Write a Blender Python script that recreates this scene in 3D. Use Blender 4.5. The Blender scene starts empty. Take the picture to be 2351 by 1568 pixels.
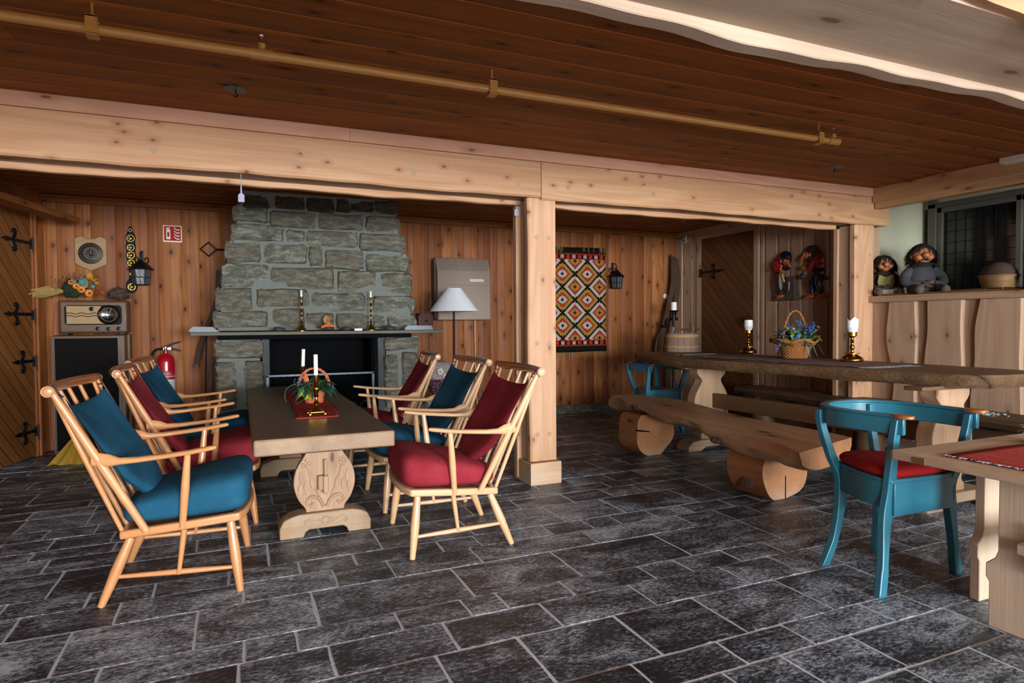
import bpy, bmesh, math, random
from mathutils import Vector, Matrix, noise
PI = math.pi
S = bpy.context.scene
COL = S.collection
# ---------------------------------------------------------------- camera
FPX, CAMH = 1447.6, 1.17
YAW, PITCH, ROLL = [math.radians(v) for v in (23.46, 1.70, -0.39)]
_r = Vector((math.cos(YAW), -math.sin(YAW), 0))
_f = Vector((math.sin(YAW) * math.cos(PITCH), math.cos(YAW) * math.cos(PITCH), -math.sin(PITCH)))
_u = _r.cross(_f)
CR = math.cos(ROLL) * _r + math.sin(ROLL) * _u
CU = -math.sin(ROLL) * _r + math.cos(ROLL) * _u
CAM = Vector((0, 0, CAMH))
cd = bpy.data.cameras.new('camera'); cam = bpy.data.objects.new('camera', cd); COL.objects.link(cam)
cd.sensor_width = 36; cd.lens = FPX / 2351 * 36; cd.clip_start = .05
m = Matrix((CR, CU, -_f)).transposed().to_4x4(); m.translation = CAM; cam.matrix_world = m
S.camera = cam
# ---------------------------------------------------------------- world, exposure, window light
S.view_settings.view_transform = 'Standard'; S.view_settings.look = 'None'
S.view_settings.exposure = 1.1; S.view_settings.gamma = 1.0; S.view_settings.use_curve_mapping = False
w = bpy.data.worlds.new('world'); S.world = w; w.use_nodes = True
w.node_tree.nodes['Background'].inputs[0].default_value = (.55, .72, 1, 1)
w.node_tree.nodes['Background'].inputs[1].default_value = .35
def area(name, loc, target, sx, sy, power, colr):
    l = bpy.data.lights.new(name, 'AREA'); l.shape = 'RECTANGLE'; l.size = sx; l.size_y = sy; l.energy = power; l.color = colr
    o = bpy.data.objects.new(name, l); COL.objects.link(o); o.location = loc
    o.rotation_euler = (Vector(target) - Vector(loc)).to_track_quat('-Z', 'Y').to_euler()
    return o
DAY = (.90, .955, 1.0)
area('window_daylight', (2.35, -6.52, 1.45), (2.35, 2, .4), 2.9, 1.5, 560, DAY)
area('window_daylight', (-1.2, -6.52, 1.45), (-.8, 2, .4), 2.2, 1.5, 250, DAY)
area('window_daylight', (5.36, -.9, 1.5), (2.0, 1.0, .6), 1.7, 1.3, 55, (.80, .9, 1.0))

def ray(px, py):
    return CR * ((px - 1175.5) / FPX) - CU * ((py - 784) / FPX) + _f
def at(px, py, X=None, Y=None, Z=None):
    d = ray(px, py)
    t = (X / d.x) if X is not None else (Y / d.y) if Y is not None else (Z - CAMH) / d.z
    return CAM + d * t
def lin(h):
    h = h.lstrip('#'); r = []
    for i in (0, 2, 4):
        c = int(h[i:i + 2], 16) / 255; r.append(c / 12.92 if c <= .04045 else ((c + .055) / 1.055) ** 2.4)
    return (*r, 1)
# ---------------------------------------------------------------- materials
class NT:
    def __init__(s, name):
        s.m = bpy.data.materials.new(name); s.m.use_nodes = True; s.t = s.m.node_tree; s.n = s.t.nodes
        s.b = s.n['Principled BSDF']
    def add(s, typ, **k):
        n = s.n.new(typ)
        for a, v in k.items(): setattr(n, a, v)
        return n
    def put(s, sock, v):
        if hasattr(v, 'links'): s.t.links.new(v, sock)
        else: sock.default_value = v
    def coord(s, kind='Object'): return s.add('ShaderNodeTexCoord').outputs[kind]
    def rnd(s): return s.add('ShaderNodeAttribute', attribute_name='rnd').outputs['Fac']
    def math(s, op, a, b=0, c=None):
        n = s.add('ShaderNodeMath', operation=op); s.put(n.inputs[0], a); s.put(n.inputs[1], b)
        if c is not None: s.put(n.inputs[2], c)
        return n.outputs[0]
    def vmath(s, op, a, b):
        n = s.add('ShaderNodeVectorMath', operation=op); s.put(n.inputs[0], a); s.put(n.inputs[1], b); return n.outputs[0]
    def sep(s, v):
        n = s.add('ShaderNodeSeparateXYZ'); s.put(n.inputs[0], v); return n.outputs
    def comb(s, x, y, z):
        n = s.add('ShaderNodeCombineXYZ')
        for i, v in enumerate((x, y, z)): s.put(n.inputs[i], v)
        return n.outputs[0]
    def noise(s, v, scale, detail=4, rough=.55, dist=0, out='Fac'):
        n = s.add('ShaderNodeTexNoise'); s.put(n.inputs['Vector'], v); n.inputs['Scale'].default_value = scale
        n.inputs['Detail'].default_value = detail; n.inputs['Roughness'].default_value = rough; n.inputs['Distortion'].default_value = dist
        return n.outputs[out]
    def vor(s, v, scale, feature='F1'):
        n = s.add('ShaderNodeTexVoronoi', feature=feature); s.put(n.inputs['Vector'], v); n.inputs['Scale'].default_value = scale
        return n
    def ramp(s, f, stops):
        n = s.add('ShaderNodeValToRGB'); s.put(n.inputs[0], f); e = n.color_ramp.elements
        while len(e) < len(stops): e.new(.5)
        for i, (p, c) in enumerate(stops):
            e[i].position = p; e[i].color = lin(c) if isinstance(c, str) else (c, c, c, 1)
        return n.outputs[0]
    def mix(s, f, a, b, mode='MIX'):
        n = s.add('ShaderNodeMix', data_type='RGBA', blend_type=mode); s.put(n.inputs[0], f)
        for i, v in ((6, a), (7, b)):
            s.put(n.inputs[i], lin(v) if isinstance(v, str) else v)
        return n.outputs[2]
    def bump(s, h, strength=.3, dist=.01):
        n = s.add('ShaderNodeBump'); n.inputs['Strength'].default_value = strength; n.inputs['Distance'].default_value = dist
        s.put(n.inputs['Height'], h); s.t.links.new(n.outputs[0], s.b.inputs['Normal'])
    def done(s, colr, rough=.5, metal=0, spec=None, coat=0, coatr=.2):
        s.put(s.b.inputs['Base Color'], lin(colr) if isinstance(colr, str) else colr)
        s.put(s.b.inputs['Roughness'], rough); s.b.inputs['Metallic'].default_value = metal
        if spec is not None: s.b.inputs['Specular IOR Level'].default_value = spec
        if coat: s.b.inputs['Coat Weight'].default_value = coat; s.b.inputs['Coat Roughness'].default_value = coatr
        return s.m

def plain(name, c, rough=.5, metal=0, bumpy=0, bscale=200, spec=None, coat=0, var=0):
    t = NT(name); co = t.coord()
    colr = lin(c)
    if var:
        f = t.noise(co, 14, 5)
        colr = t.mix(t.math('MULTIPLY', f, var), c, tuple(x * .35 for x in lin(c)[:3]) + (1,))
    if bumpy: t.bump(t.noise(co, bscale, 2), bumpy, .004)
    return t.done(colr, rough, metal, spec, coat)

def wood(name, light, dark, axis=2, knot=.5, knotc='#3a2010', rough=.55, grain=1.0, tint=.35, ks=(2.6, 7.0), coat=0, ring=14, spec=.35, wear=0):
    """axis = direction of the grain in object space"""
    t = NT(name); co = t.coord(); r = t.rnd()
    co = t.vmath('ADD', co, t.comb(t.math('MULTIPLY', r, 13.7), t.math('MULTIPLY', r, 29.1), t.math('MULTIPLY', r, 17.3)))
    x, y, z = t.sep(co)
    A = (x, y, z)[axis]; o1, o2 = [(x, y, z)[i] for i in range(3) if i != axis]
    def st(a, b): return t.comb(t.math('MULTIPLY', A, a), t.math('MULTIPLY', o1, b), t.math('MULTIPLY', o2, b))
    low = t.noise(st(.42, 4.5), 1, 1.5, .45)
    rings = t.math('SINE', t.math('MULTIPLY', low, ring * 6.28))
    rings = t.math('MULTIPLY_ADD', rings, .5, .5)
    fine = t.noise(st(2.2, 90), 1, 3, .6)
    g = t.math('MULTIPLY_ADD', rings, .26, t.math('MULTIPLY', fine, .75))
    g = t.math('MULTIPLY', g, grain)
    colr = t.ramp(g, [(.18, light), (.95, dark)])
    big = t.noise(st(.6, 2.0), 1, 2)
    colr = t.mix(t.math('MULTIPLY', t.ramp(big, [(.35, 0.0), (.7, 1.0)]), .35), colr, dark)
    colr = t.mix(t.math('MULTIPLY', t.math('FRACT', t.math('MULTIPLY', r, 7.31)), tint), colr, dark)
    if knot > 0:
        v = t.vor(t.comb(t.math('MULTIPLY', A, ks[0]), t.math('MULTIPLY', t.math('ADD', o1, o2), ks[1]), 0), 1); v.voronoi_dimensions = '2D'
        d = v.outputs['Distance']
        msk = t.math('GREATER_THAN', t.sep(v.outputs['Color'])[0], 1 - knot)
        wob = t.math('ADD', d, t.math('MULTIPLY_ADD', t.noise(st(9, 20), 1, 2), .08, -.04))
        halo = t.math('MULTIPLY', t.ramp(wob, [(.06, 1.0), (.34, 0.0)]), .55)
        core = t.ramp(wob, [(.06, 1.0), (.10, 0.0)])
        colr = t.mix(t.math('MULTIPLY', halo, msk), colr, t.mix(.5, dark, knotc))
        colr = t.mix(t.math('MULTIPLY', t.math('MULTIPLY', core, msk), .9), colr, knotc)
    if wear:
        ww = t.ramp(t.noise(t.coord(), 5, 6, .7), [(.45, 0.0), (.75, 1.0)])
        colr = t.mix(t.math('MULTIPLY', ww, wear), colr, '#b8b0a6')
    t.bump(g, .18, .004)
    return t.done(colr, rough, 0, spec, coat)

M = {}
M['pine_wall'] = wood('pine_wall', '#b5753f', '#753f1f', 2, .45, '#3d1c0d', .55, 1, .85, (3.6, 6.5), ring=9, spec=.25)
M['ceil'] = wood('ceiling_boards', '#a3622f', '#6e3f1c', 0, .3, '#3a1a0c', .65, 1, .5, (3.2, 9), ring=8, spec=.15)
M['ceil_gap'] = plain('ceiling_tongue', '#d9763a', .5)
M['beam'] = wood('pale_pine_beam', '#cfa881', '#a3714b', 0, .32, '#7a4a2c', .55, 1, .35, (6.5, 11), ring=10)
M['beam_y'] = wood('pale_pine_beam_side', '#c7a37b', '#a67c55', 1, .4, '#6b4526', .55, 1, .35, (3.2, 9), ring=10)
M['post'] = wood('pale_pine_post', '#d0ab88', '#ab7a56', 2, .22, '#7a5230', .55, 1, .3, (6, 10), ring=12)
M['greypine'] = wood('grey_pine_board', '#c2a285', '#977860', 2, .22, '#6b4a30', .6, 1, .4, (4.2, 8), ring=9)
M['greypine_y'] = wood('grey_pine_rail', '#bb9b7e', '#8f7158', 1, .22, '#6b4a30', .6, 1, .4, (4.2, 8), ring=9)
M['under'] = wood('dimmed_grey_pine', '#b09a84', '#8d7560', 0, .5, '#5b4230', .6, 1, .3, (2.0, 6), ring=6)
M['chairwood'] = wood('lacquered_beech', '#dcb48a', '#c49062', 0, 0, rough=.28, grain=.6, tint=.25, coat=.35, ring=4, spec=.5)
M['chairwood_l'] = wood('warm_lit_lacquered_beech', '#cf9663', '#a96a3c', 0, 0, rough=.28, grain=.6, tint=.25, coat=.35, ring=4, spec=.5)  # same beech for the left row, with its warm light put into the colour
M['railwood'] = wood('amber_beech', '#a9642c', '#74401a', 1, 0, rough=.25, grain=.8, tint=.2, coat=.5, ring=5, spec=.5)
M['tabletop'] = wood('worn_oak_top', '#75563b', '#4c3524', 1, .3, '#2c1b10', .42, 1, .3, (2, 8), ring=9, spec=.5)
M['tableend'] = wood('worn_pine_leg', '#bb9a7b', '#94745a', 2, .2, '#5b4028', .6, 1, .2, ring=7)
M['foot'] = wood('worn_pine_foot', '#b79b7b', '#8f7253', 0, .15, '#5b4028', .6, 1, .2, ring=7, wear=.35)
M['slab'] = wood('dark_waney_slab', '#8a6b4a', '#553d27', 1, .3, '#2b1a0e', .5, 1, .2, (1.5, 6), ring=8)
def rough_edge(m):
    nt = m.node_tree; co = nt.nodes.new('ShaderNodeTexCoord'); mp = nt.nodes.new('ShaderNodeMapping'); mp.inputs['Scale'].default_value = (1, .35, 1)
    n1 = nt.nodes.new('ShaderNodeTexNoise'); n1.inputs['Scale'].default_value = 45; n1.inputs['Detail'].default_value = 6; n1.inputs['Roughness'].default_value = .7
    nt.links.new(co.outputs['Object'], mp.inputs[0]); nt.links.new(mp.outputs[0], n1.inputs['Vector'])
    b = [n for n in nt.nodes if n.type == 'BUMP'][0]; b2 = nt.nodes.new('ShaderNodeBump'); b2.inputs['Strength'].default_value = .8; b2.inputs['Distance'].default_value = .02
    nt.links.new(n1.outputs['Fac'], b2.inputs['Height']); nt.links.new(b.outputs[0], b2.inputs['Normal'])
    # roughness only bites where the surface is steep
    g = nt.nodes.new('ShaderNodeNewGeometry'); sp = nt.nodes.new('ShaderNodeSeparateXYZ'); nt.links.new(g.outputs['True Normal'], sp.inputs[0])
    mr = nt.nodes.new('ShaderNodeMapRange'); nt.links.new(sp.outputs[2], mr.inputs[0]); mr.inputs[1].default_value = .5; mr.inputs[2].default_value = .98; mr.inputs[3].default_value = 1; mr.inputs[4].default_value = .08
    nt.links.new(mr.outputs[0], b2.inputs['Strength'])
    nt.links.new(b2.outputs[0], nt.nodes['Principled BSDF'].inputs['Normal'])
rough_edge(M['slab'])
M['logtop'] = wood('split_log_wood', '#cba680', '#9b7453', 1, .35, '#3e2816', .5, 1, .2, (1.5, 5), ring=6)
M['pine_pale'] = wood('scrubbed_pine', '#ccb294', '#a98c6c', 0, .1, '#6c4c30', .55, 1, .2, ring=7, wear=.3)
M['pine_leg'] = wood('scrubbed_pine_leg', '#d9c3a8', '#b89c80', 2, .1, '#6c4c30', .6, 1, .2, ring=7, wear=.4)
M['dkbench'] = wood('dark_bench_wood', '#6d5138', '#3f2c1c', 1, .4, '#20140b', .6, 1, .3, (1.5, 6), ring=6)
M['stretch'] = wood('brown_stretcher', '#80603f', '#5a4029', 1, .2, '#2b1a0e', .55, 1, .2, ring=6)
M['door'] = None
M['black'] = plain('black_iron', '#15151a', .45, .6, .4, 90)
M['brass'] = plain('polished_brass', '#b98a3a', .2, 1)
M['brassdk'] = plain('aged_brass', '#a88a44', .3, 1)
M['chrome'] = plain('chrome', '#c8c8c8', .2, 1)
M['white'] = plain('white_wax', '#e9e6dc', .45)
M['whitepl'] = plain('white_plastic', '#d5d3cd', .4)
M['red_ext'] = plain('red_enamel', '#a80f1e', .25, coat=.5)
M['pipe'] = plain('tan_painted_steel', '#b5803f', .4, 0, .1, 60)
M['lampshade'] = plain('pale_grey_shade', '#e2e5ea', .8, 0, .15, 400)
M['heater'] = plain('brown_grey_enamel', '#8a7768', .5, .2, .25, 500)
M['heaterdk'] = plain('dark_brown_enamel', '#54463c', .5, .2)
M['cloth_black'] = plain('black_speaker_cloth', '#191716', 1, 0, .4, 500, spec=.05)
M['walnut'] = wood('walnut_veneer', '#694a30', '#48301d', 0, 0, rough=.45, grain=.7, coat=.1, ring=5)
M['gold_cloth'] = plain('gold_grille_cloth', '#a88a62', .7, .1, .6, 300)
M['glassdk'] = plain('dark_glass', '#101214', .08, 0, coat=.6)
M['mortar'] = plain('grey_mortar', '#71766f', .9, 0, .6, 40, var=.35)
M['granite'] = plain('grey_granite', '#8f9698', .6, 0, .3, 200, var=.6)
M['mantel'] = plain('slate_mantel', '#6a6558', .7, 0, .5, 60, var=.6)
M['soot'] = plain('sooty_brick', '#0b0c0e', .95, 0, .5, 30, spec=.1)
M['steel'] = plain('grey_steel', '#4c545c', .45, .7)
M['green_wall'] = plain('pale_green_plaster', '#b7b79a', .9, 0, .3, 60)
M['blue_paint'] = None
M['terracotta'] = plain('terracotta', '#b8663f', .7, 0, .2, 60)
M['wicker'] = plain('wicker', '#a06a38', .5, 0, .5, 150, var=.7)
M['staves'] = wood('weathered_staves', '#a38a72', '#7c6350', 2, 0, rough=.7, ring=6, tint=.7)
M['withy'] = plain('willow_hoop', '#c49a68', .6)
M['leaf'] = plain('green_leaf', '#31632b', .5, var=.4)
M['leafdk'] = plain('dark_green_leaf', '#1f4a35', .5, var=.3)
M['leafblue'] = plain('grey_green_leaf', '#4d7a76', .6)
M['lime'] = plain('lime_petal', '#9fae35', .6)
M['bluefl'] = plain('blue_petal', '#34508c', .6)
M['bluegrey'] = plain('blue_grey_berry', '#5d6787', .6)
M['orange'] = plain('orange_petal', '#d8801e', .6)
M['peach'] = plain('peach_leaf', '#cc6a35', .6)
M['yellow'] = plain('yellow_petal', '#cfa030', .6)
M['redberry'] = plain('red_berry', '#d8381c', .35)
M['straw'] = plain('dry_straw', '#a88d52', .8)
M['moss'] = plain('dry_brown_moss', '#4e3a30', .95)
M['mossg'] = plain('dark_green_moss', '#22301a', .95)
M['stoneblk'] = plain('dark_rock', '#3c3f42', .5, 0, .5, 60, var=.5)
M['skin'] = plain('troll_skin', '#a8683c', .5, 0, .2, 40)
M['skin2'] = plain('orange_painted_skin', '#b5642a', .35, coat=.3)
M['hair'] = plain('dark_brown_hair', '#2a1c16', .8)
M['wool'] = plain('grey_wool', '#3c3e42', .95, 0, .8, 120)
M['wooldk'] = plain('brown_wool', '#3a2420', .95, 0, .8, 120)
M['woolhand'] = plain('brown_knit', '#5a473a', .95, 0, .8, 160)
M['olive'] = plain('olive_knit', '#87834a', .95, 0, .9, 160)
M['stripe'] = None
M['navy'] = plain('glossy_navy', '#0f1830', .25, coat=.5)
M['crimson'] = plain('glossy_crimson', '#8c1420', .3, coat=.4)
M['brownpaint'] = plain('glossy_dark_brown', '#2c1a14', .3, coat=.4)
M['aprongrey'] = plain('pale_apron', '#b0b4b0', .4)
M['eyew'] = plain('eye_white', '#e0dccf', .2)
M['greypebble'] = plain('grey_carved_base', '#5e534b', .6, 0, .6, 60, var=.5)
M['bark'] = plain('sieve_wood', '#a17c4e', .6, 0, .4, 40, var=.4)
M['yellowcloth'] = plain('yellow_cloth', '#a58226', .85, 0, .3, 200)
M['copper'] = plain('copper_nail', '#c07a48', .3, .9)
M['signwhite'] = plain('sign_white', '#c9cdb4', .5)
M['signred'] = plain('sign_red', '#a50f1e', .6, spec=.15)
M['signtext'] = plain('label_red', '#a81c24', .5)
M['paper'] = plain('paper_label', '#c4c4be', .6)
M['grey_tag'] = plain('grey_tag', '#8f8da0', .6)
M['dkred_leather'] = plain('dark_red_leather', '#4a2824', .5, 0, .4, 80, var=.4)
M['leather'] = plain('black_leather', '#0e0f12', .6, spec=.15)
M['cord'] = plain('dark_cord', '#2c2438', .8)
M['cordred'] = plain('dark_red_cord', '#5a1220', .8)
M['cable'] = plain('white_cable', '#b9ada0', .5)
M['skiwood'] = wood('old_ski_wood', '#5b4534', '#33251b', 2, 0, rough=.4, ring=5, coat=.2)
M['oak'] = wood('plaque_oak', '#a8875a', '#86683f', 0, 0, rough=.4, ring=6)
M['bronze'] = plain('dark_bronze', '#3a312c', .4, .7, .6, 120)

def fabric(name, c, c2):
    t = NT(name); co = t.coord()
    x, y, z = t.sep(co)
    wv = t.math('ADD', t.math('SINE', t.math('MULTIPLY', t.math('ADD', x, z), 1500)), t.math('SINE', t.math('MULTIPLY', y, 1500)))
    wear = t.ramp(t.noise(co, 6, 5, .6), [(.35, 0.0), (.8, 1.0)])
    t.bump(wv, .25, .001)
    return t.done(t.mix(wear, c, c2), .9, 0, .2)
M['fab_blue'] = fabric('blue_wool_fabric', '#154a63', '#26607a')
M['fab_red'] = fabric('red_wool_fabric', '#85202b', '#9b3640')
M['fab_red2'] = fabric('red_cotton', '#8f1418', '#a02020')

def blue_paint():
    t = NT('chipped_blue_paint'); co = t.coord()
    n = t.noise(co, 26, 6, .75)
    wear = t.ramp(n, [(.735, 0.0), (.75, 1.0)])
    base = t.mix(t.ramp(t.noise(co, 4, 3), [(.3, 0.0), (.8, 1.0)]), '#1f6073', '#2d7386')
    t.bump(n, .05, .002)
    return t.done(t.mix(wear, base, '#b99a62'), .35, 0, .5, .2)
M['blue_paint'] = blue_paint()

def slate():
    t = NT('slate_tile'); co = t.coord(); r = t.rnd()
    co2 = t.vmath('ADD', co, t.comb(t.math('MULTIPLY', r, 31.0), t.math('MULTIPLY', r, 57.0), 0))
    x, y, z = t.sep(co2)
    sv = t.comb(t.math('MULTIPLY', x, 1.0), t.math('MULTIPLY', y, 1.9), z)
    wisp = t.math('ABSOLUTE', t.math('SUBTRACT', t.noise(t.comb(x, t.math('MULTIPLY', y, 2.6), z), 17, 8, .78, 1.6), .5))
    n1 = t.math('SUBTRACT', t.math('MULTIPLY_ADD', t.noise(sv, 42, 8, .78, .5), .8, .16), t.math('MULTIPLY', wisp, .75))
    n2 = t.noise(sv, 3.2, 5, .65, .9)
    n3 = t.noise(co, .9, 3, .6)
    ridge = t.math('ABSOLUTE', t.math('SUBTRACT', t.noise(sv, 5, 6, .68, 1.2), .5))
    vein = t.ramp(ridge, [(.0, 1.0), (.018, 0.0)])
    rb = t.math('FRACT', t.math('MULTIPLY', r, 9.7))
    mot = t.math('ADD', t.math('MULTIPLY', n1, .95), t.math('MULTIPLY', n2, .42))
    mot = t.math('ADD', mot, t.math('MULTIPLY', rb, .07))
    mot = t.math('ADD', mot, t.math('MULTIPLY_ADD', n3, .2, -.14))
    c = t.ramp(mot, [(.55, '#12161c'), (.67, '#272d35'), (.75, '#6f7a85'), (.84, '#b9c4ce')])  # bluish tones put the windows' sky reflection into the tile colour
    c = t.mix(t.math('MULTIPLY', vein, t.math('MULTIPLY', t.ramp(n2, [(.5, 0.0), (.6, 1.0)]), .8)), c, '#9aa0a5')
    t.bump(t.math('ADD', n1, t.math('MULTIPLY', n2, 1.5)), .5, .006)
    rg = t.ramp(n1, [(.35, .26), (.7, .52)])
    return t.done(c, rg, 0, .5)
M['slate'] = slate()
def grout():
    t = NT('floor_grout'); co = t.coord()
    n = t.noise(co, 60, 4, .7); n2 = t.noise(co, 1.3, 3)
    t.bump(n, .4, .004)
    return t.done(t.mix(n2, '#aab0b4', '#d0d7dd'), .8)
M['grout'] = grout()
def stone():
    t = NT('schist_stone'); co = t.coord(); r = t.rnd()
    co2 = t.vmath('ADD', co, t.comb(t.math('MULTIPLY', r, 31.0), 0, t.math('MULTIPLY', r, 57.0)))
    x, y, z = t.sep(co2)
    n = t.noise(t.comb(x, y, t.math('MULTIPLY', z, 3.0)), 9, 9, .72, .4)
    n2 = t.noise(co2, 60, 4, .7)
    f = t.math('ADD', t.math('MULTIPLY', n, .8), t.math('MULTIPLY', n2, .25))
    c = t.ramp(f, [(.38, '#33342d'), (.52, '#616256'), (.66, '#979686')])
    c = t.mix(t.math('MULTIPLY', t.math('FRACT', t.math('MULTIPLY', r, 5.3)), .5), c, '#554838')
    t.bump(f, .8, .02)
    return t.done(c, .85)
M['stone'] = stone()
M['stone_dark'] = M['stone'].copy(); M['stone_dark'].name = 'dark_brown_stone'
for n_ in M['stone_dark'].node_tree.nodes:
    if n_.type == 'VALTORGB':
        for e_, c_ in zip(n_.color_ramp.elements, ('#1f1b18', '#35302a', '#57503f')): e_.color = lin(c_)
def diag(name, light, dark, ax, sgn):
    """planks running diagonally; ax = horizontal object axis of the door leaf"""
    t = NT(name); co = t.coord(); c = t.sep(co)
    u = t.math('ADD', c[ax], t.math('MULTIPLY', c[2], sgn)); v = t.math('SUBTRACT', c[ax], t.math('MULTIPLY', c[2], sgn))
    q = t.math('DIVIDE', u, .135); fr = t.math('FRACT', q); fl = t.math('FLOOR', q)
    line = t.math('LESS_THAN', t.math('ABSOLUTE', t.math('SUBTRACT', fr, .5)), .47)
    g = t.noise(t.comb(t.math('MULTIPLY', u, 60), t.math('MULTIPLY', v, 2), fl), 1, 3, .6)
    col = t.ramp(t.math('ADD', g, t.math('MULTIPLY', t.math('FRACT', t.math('MULTIPLY', fl, .37)), .2)), [(.3, light), (.8, dark)])
    col = t.mix(line, '#1c0e06', col)
    t.bump(line, .6, .006)
    return t.done(col, .5, 0, .35)
M['door_a'] = diag('honey_diagonal_planks', '#a06a36', '#7a4a22', 1, 1)
M['door_b'] = diag('brown_diagonal_planks', '#6c4526', '#4c2e18', 1, -1)
def stripes(name, axis, cols, scale):
    t = NT(name); co = t.coord(); c = t.sep(co)[axis]
    n = t.noise(t.comb(t.math('MULTIPLY', c, scale), 0, 0), 1, 3, .8)
    sp = t.noise(co, 260, 2)
    n = t.math('MULTIPLY_ADD', n, 2.2, -.6)
    f = t.math('ADD', n, t.math('MULTIPLY_ADD', sp, .2, -.1))
    st = [(.3 + .4 * i / max(1, len(cols) - 1), k) for i, k in enumerate(cols)]
    t.bump(sp, .5, .003)
    return t.done(t.ramp(f, st), .95, 0, .1)
M['runner_red'] = stripes('red_rag_weave', 1, ['#6d4038', '#98322c', '#a3362e', '#a93c34', '#8c5048'], 60)
M['runner_red2'] = stripes('bright_red_rag_weave', 0, ['#5c3c3c', '#a8382f', '#b3463a', '#ad3c32', '#8d5a50'], 55)
M['runner_grey'] = stripes('grey_rag_weave', 1, ['#5a4e50', '#a9a39c', '#6d5c5c', '#7d4140', '#b5afa6', '#57484a'], 40)
M['stripe'] = stripes('striped_apron', 0, ['#4c6074', '#b9b6a8', '#8f8a60', '#a7a9a4'], 90)
def quilt():
    t = NT('floral_patchwork'); co = t.coord()
    v = t.vor(co, 60)
    d = t.ramp(v.outputs['Distance'], [(.25, 1.0), (.4, 0.0)])
    z = t.sep(co)[2]
    return t.done(t.mix(t.math('GREATER_THAN', z, .17), t.mix(d, '#4a1a28', '#a89aa0'), t.mix(d, '#a8a2a0', '#8a5a60')), .9)
M['quilt'] = quilt()
def kilim():
    """stepped diamonds, computed from the rug's own plane (x across, z up)"""
    t = NT('woven_kilim'); co = t.coord(); x, y, z = t.sep(co)
    S_ = .0165
    cx = t.math('FLOOR', t.math('DIVIDE', t.math('ADD', x, -.1 + S_ / 2), S_)); cz = t.math('FLOOR', t.math('DIVIDE', t.math('ADD', z, S_ / 2), S_))
    # lattice of diamonds: period P cells, alternate centres
    x0_ = .10; Px, Pz = 22.0, 20.0
    def tri(c, off, P):
        f = t.math('FRACT', t.math('DIVIDE', t.math('ADD', c, off), P))
        return t.math('MULTIPLY', t.math('ABSOLUTE', t.math('SUBTRACT', f, .5)), 2 * 1.0)
    dA = t.math('ADD', t.math('MULTIPLY', tri(cx, 11.0, Px), 10.5), t.math('MULTIPLY', tri(cz, 10.0, Pz), 10.5))
    inA = t.math('LESS_THAN', dA, 10.51)
    dB = t.math('SUBTRACT', 21.0, dA)
    def bands(d, cols):
        n = t.add('ShaderNodeValToRGB'); t.put(n.inputs[0], t.math('DIVIDE', d, 12.0)); n.color_ramp.interpolation = 'CONSTANT'
        e = n.color_ramp.elements
        while len(e) < len(cols): e.new(.5)
        for i, (p, c) in enumerate(cols): e[i].position = p / 12.0; e[i].color = lin(c)
        return n.outputs[0]
    k, w_, r_, o_ = '#17130f', '#a89f92', '#8e2c20', '#947030'
    A = bands(dA, [(0, k), (1.3, w_), (4.0, r_), (6.2, o_), (9.3, k)])
    B = bands(dB, [(0, k), (1.3, o_), (4.0, r_), (6.6, w_), (9.3, k)])
    c = t.mix(inA, B, A)
    # end borders
    az = t.math('ABSOLUTE', z)
    bz = t.math('FRACT', t.math('DIVIDE', cx, 5.0)); cross = t.math('MULTIPLY', t.math('GREATER_THAN', bz, .3), 1.0)
    bcol = t.mix(t.math('FRACT', t.math('MULTIPLY', t.math('FLOOR', t.math('DIVIDE', cx, 5.0)), .5)), '#9c2c20', '#b9b0a0')
    bc = t.mix(t.math('MULTIPLY', cross, t.math('LESS_THAN', t.math('ABSOLUTE', t.math('SUBTRACT', az, .552)), .022)), '#17130f', bcol)
    c = t.mix(t.math('GREATER_THAN', az, .515), c, '#9c2c20')
    c = t.mix(t.math('GREATER_THAN', az, .525), c, bc)
    c = t.mix(t.math('GREATER_THAN', az, .58), c, '#9c2c20')
    c = t.mix(t.math('GREATER_THAN', az, .592), c, '#17130f')
    t.bump(t.noise(co, 300, 2), .4, .003)
    return t.done(c, .95, 0, .1)
M['kilim'] = kilim()
def endgrain(name, light, dark):
    t = NT(name); co = t.coord(); x, y, z = t.sep(co)
    d = t.vmath('LENGTH', t.comb(x, 0, t.math('SUBTRACT', z, .17)), (0, 0, 0))
    n = t.add('ShaderNodeVectorMath', operation='LENGTH'); t.put(n.inputs[0], t.comb(x, 0, t.math('SUBTRACT', z, .17)))
    d = t.math('ADD', n.outputs['Value'], t.math('MULTIPLY', t.noise(co, 5, 3), .04))
    s = t.math('MULTIPLY_ADD', t.math('SINE', t.math('MULTIPLY', d, 520)), .5, .5)
    f = t.math('ADD', t.math('MULTIPLY', s, .10), t.math('MULTIPLY', t.noise(co, 6, 5, .7), .85))
    c = t.ramp(f, [(.3, light), (.75, dark)])
    low = t.ramp(t.math('ADD', z, t.math('MULTIPLY', t.noise(co, 12, 4), .08)), [(.03, 1.0), (.12, 0.0)])
    c = t.mix(t.math('MULTIPLY', low, .5), c, '#b8aa9a')
    t.bump(f, .3, .005)
    return t.done(c, .6)
M["logend"] = endgrain('log_end_grain', '#c48e62', '#9a643e')

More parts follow.
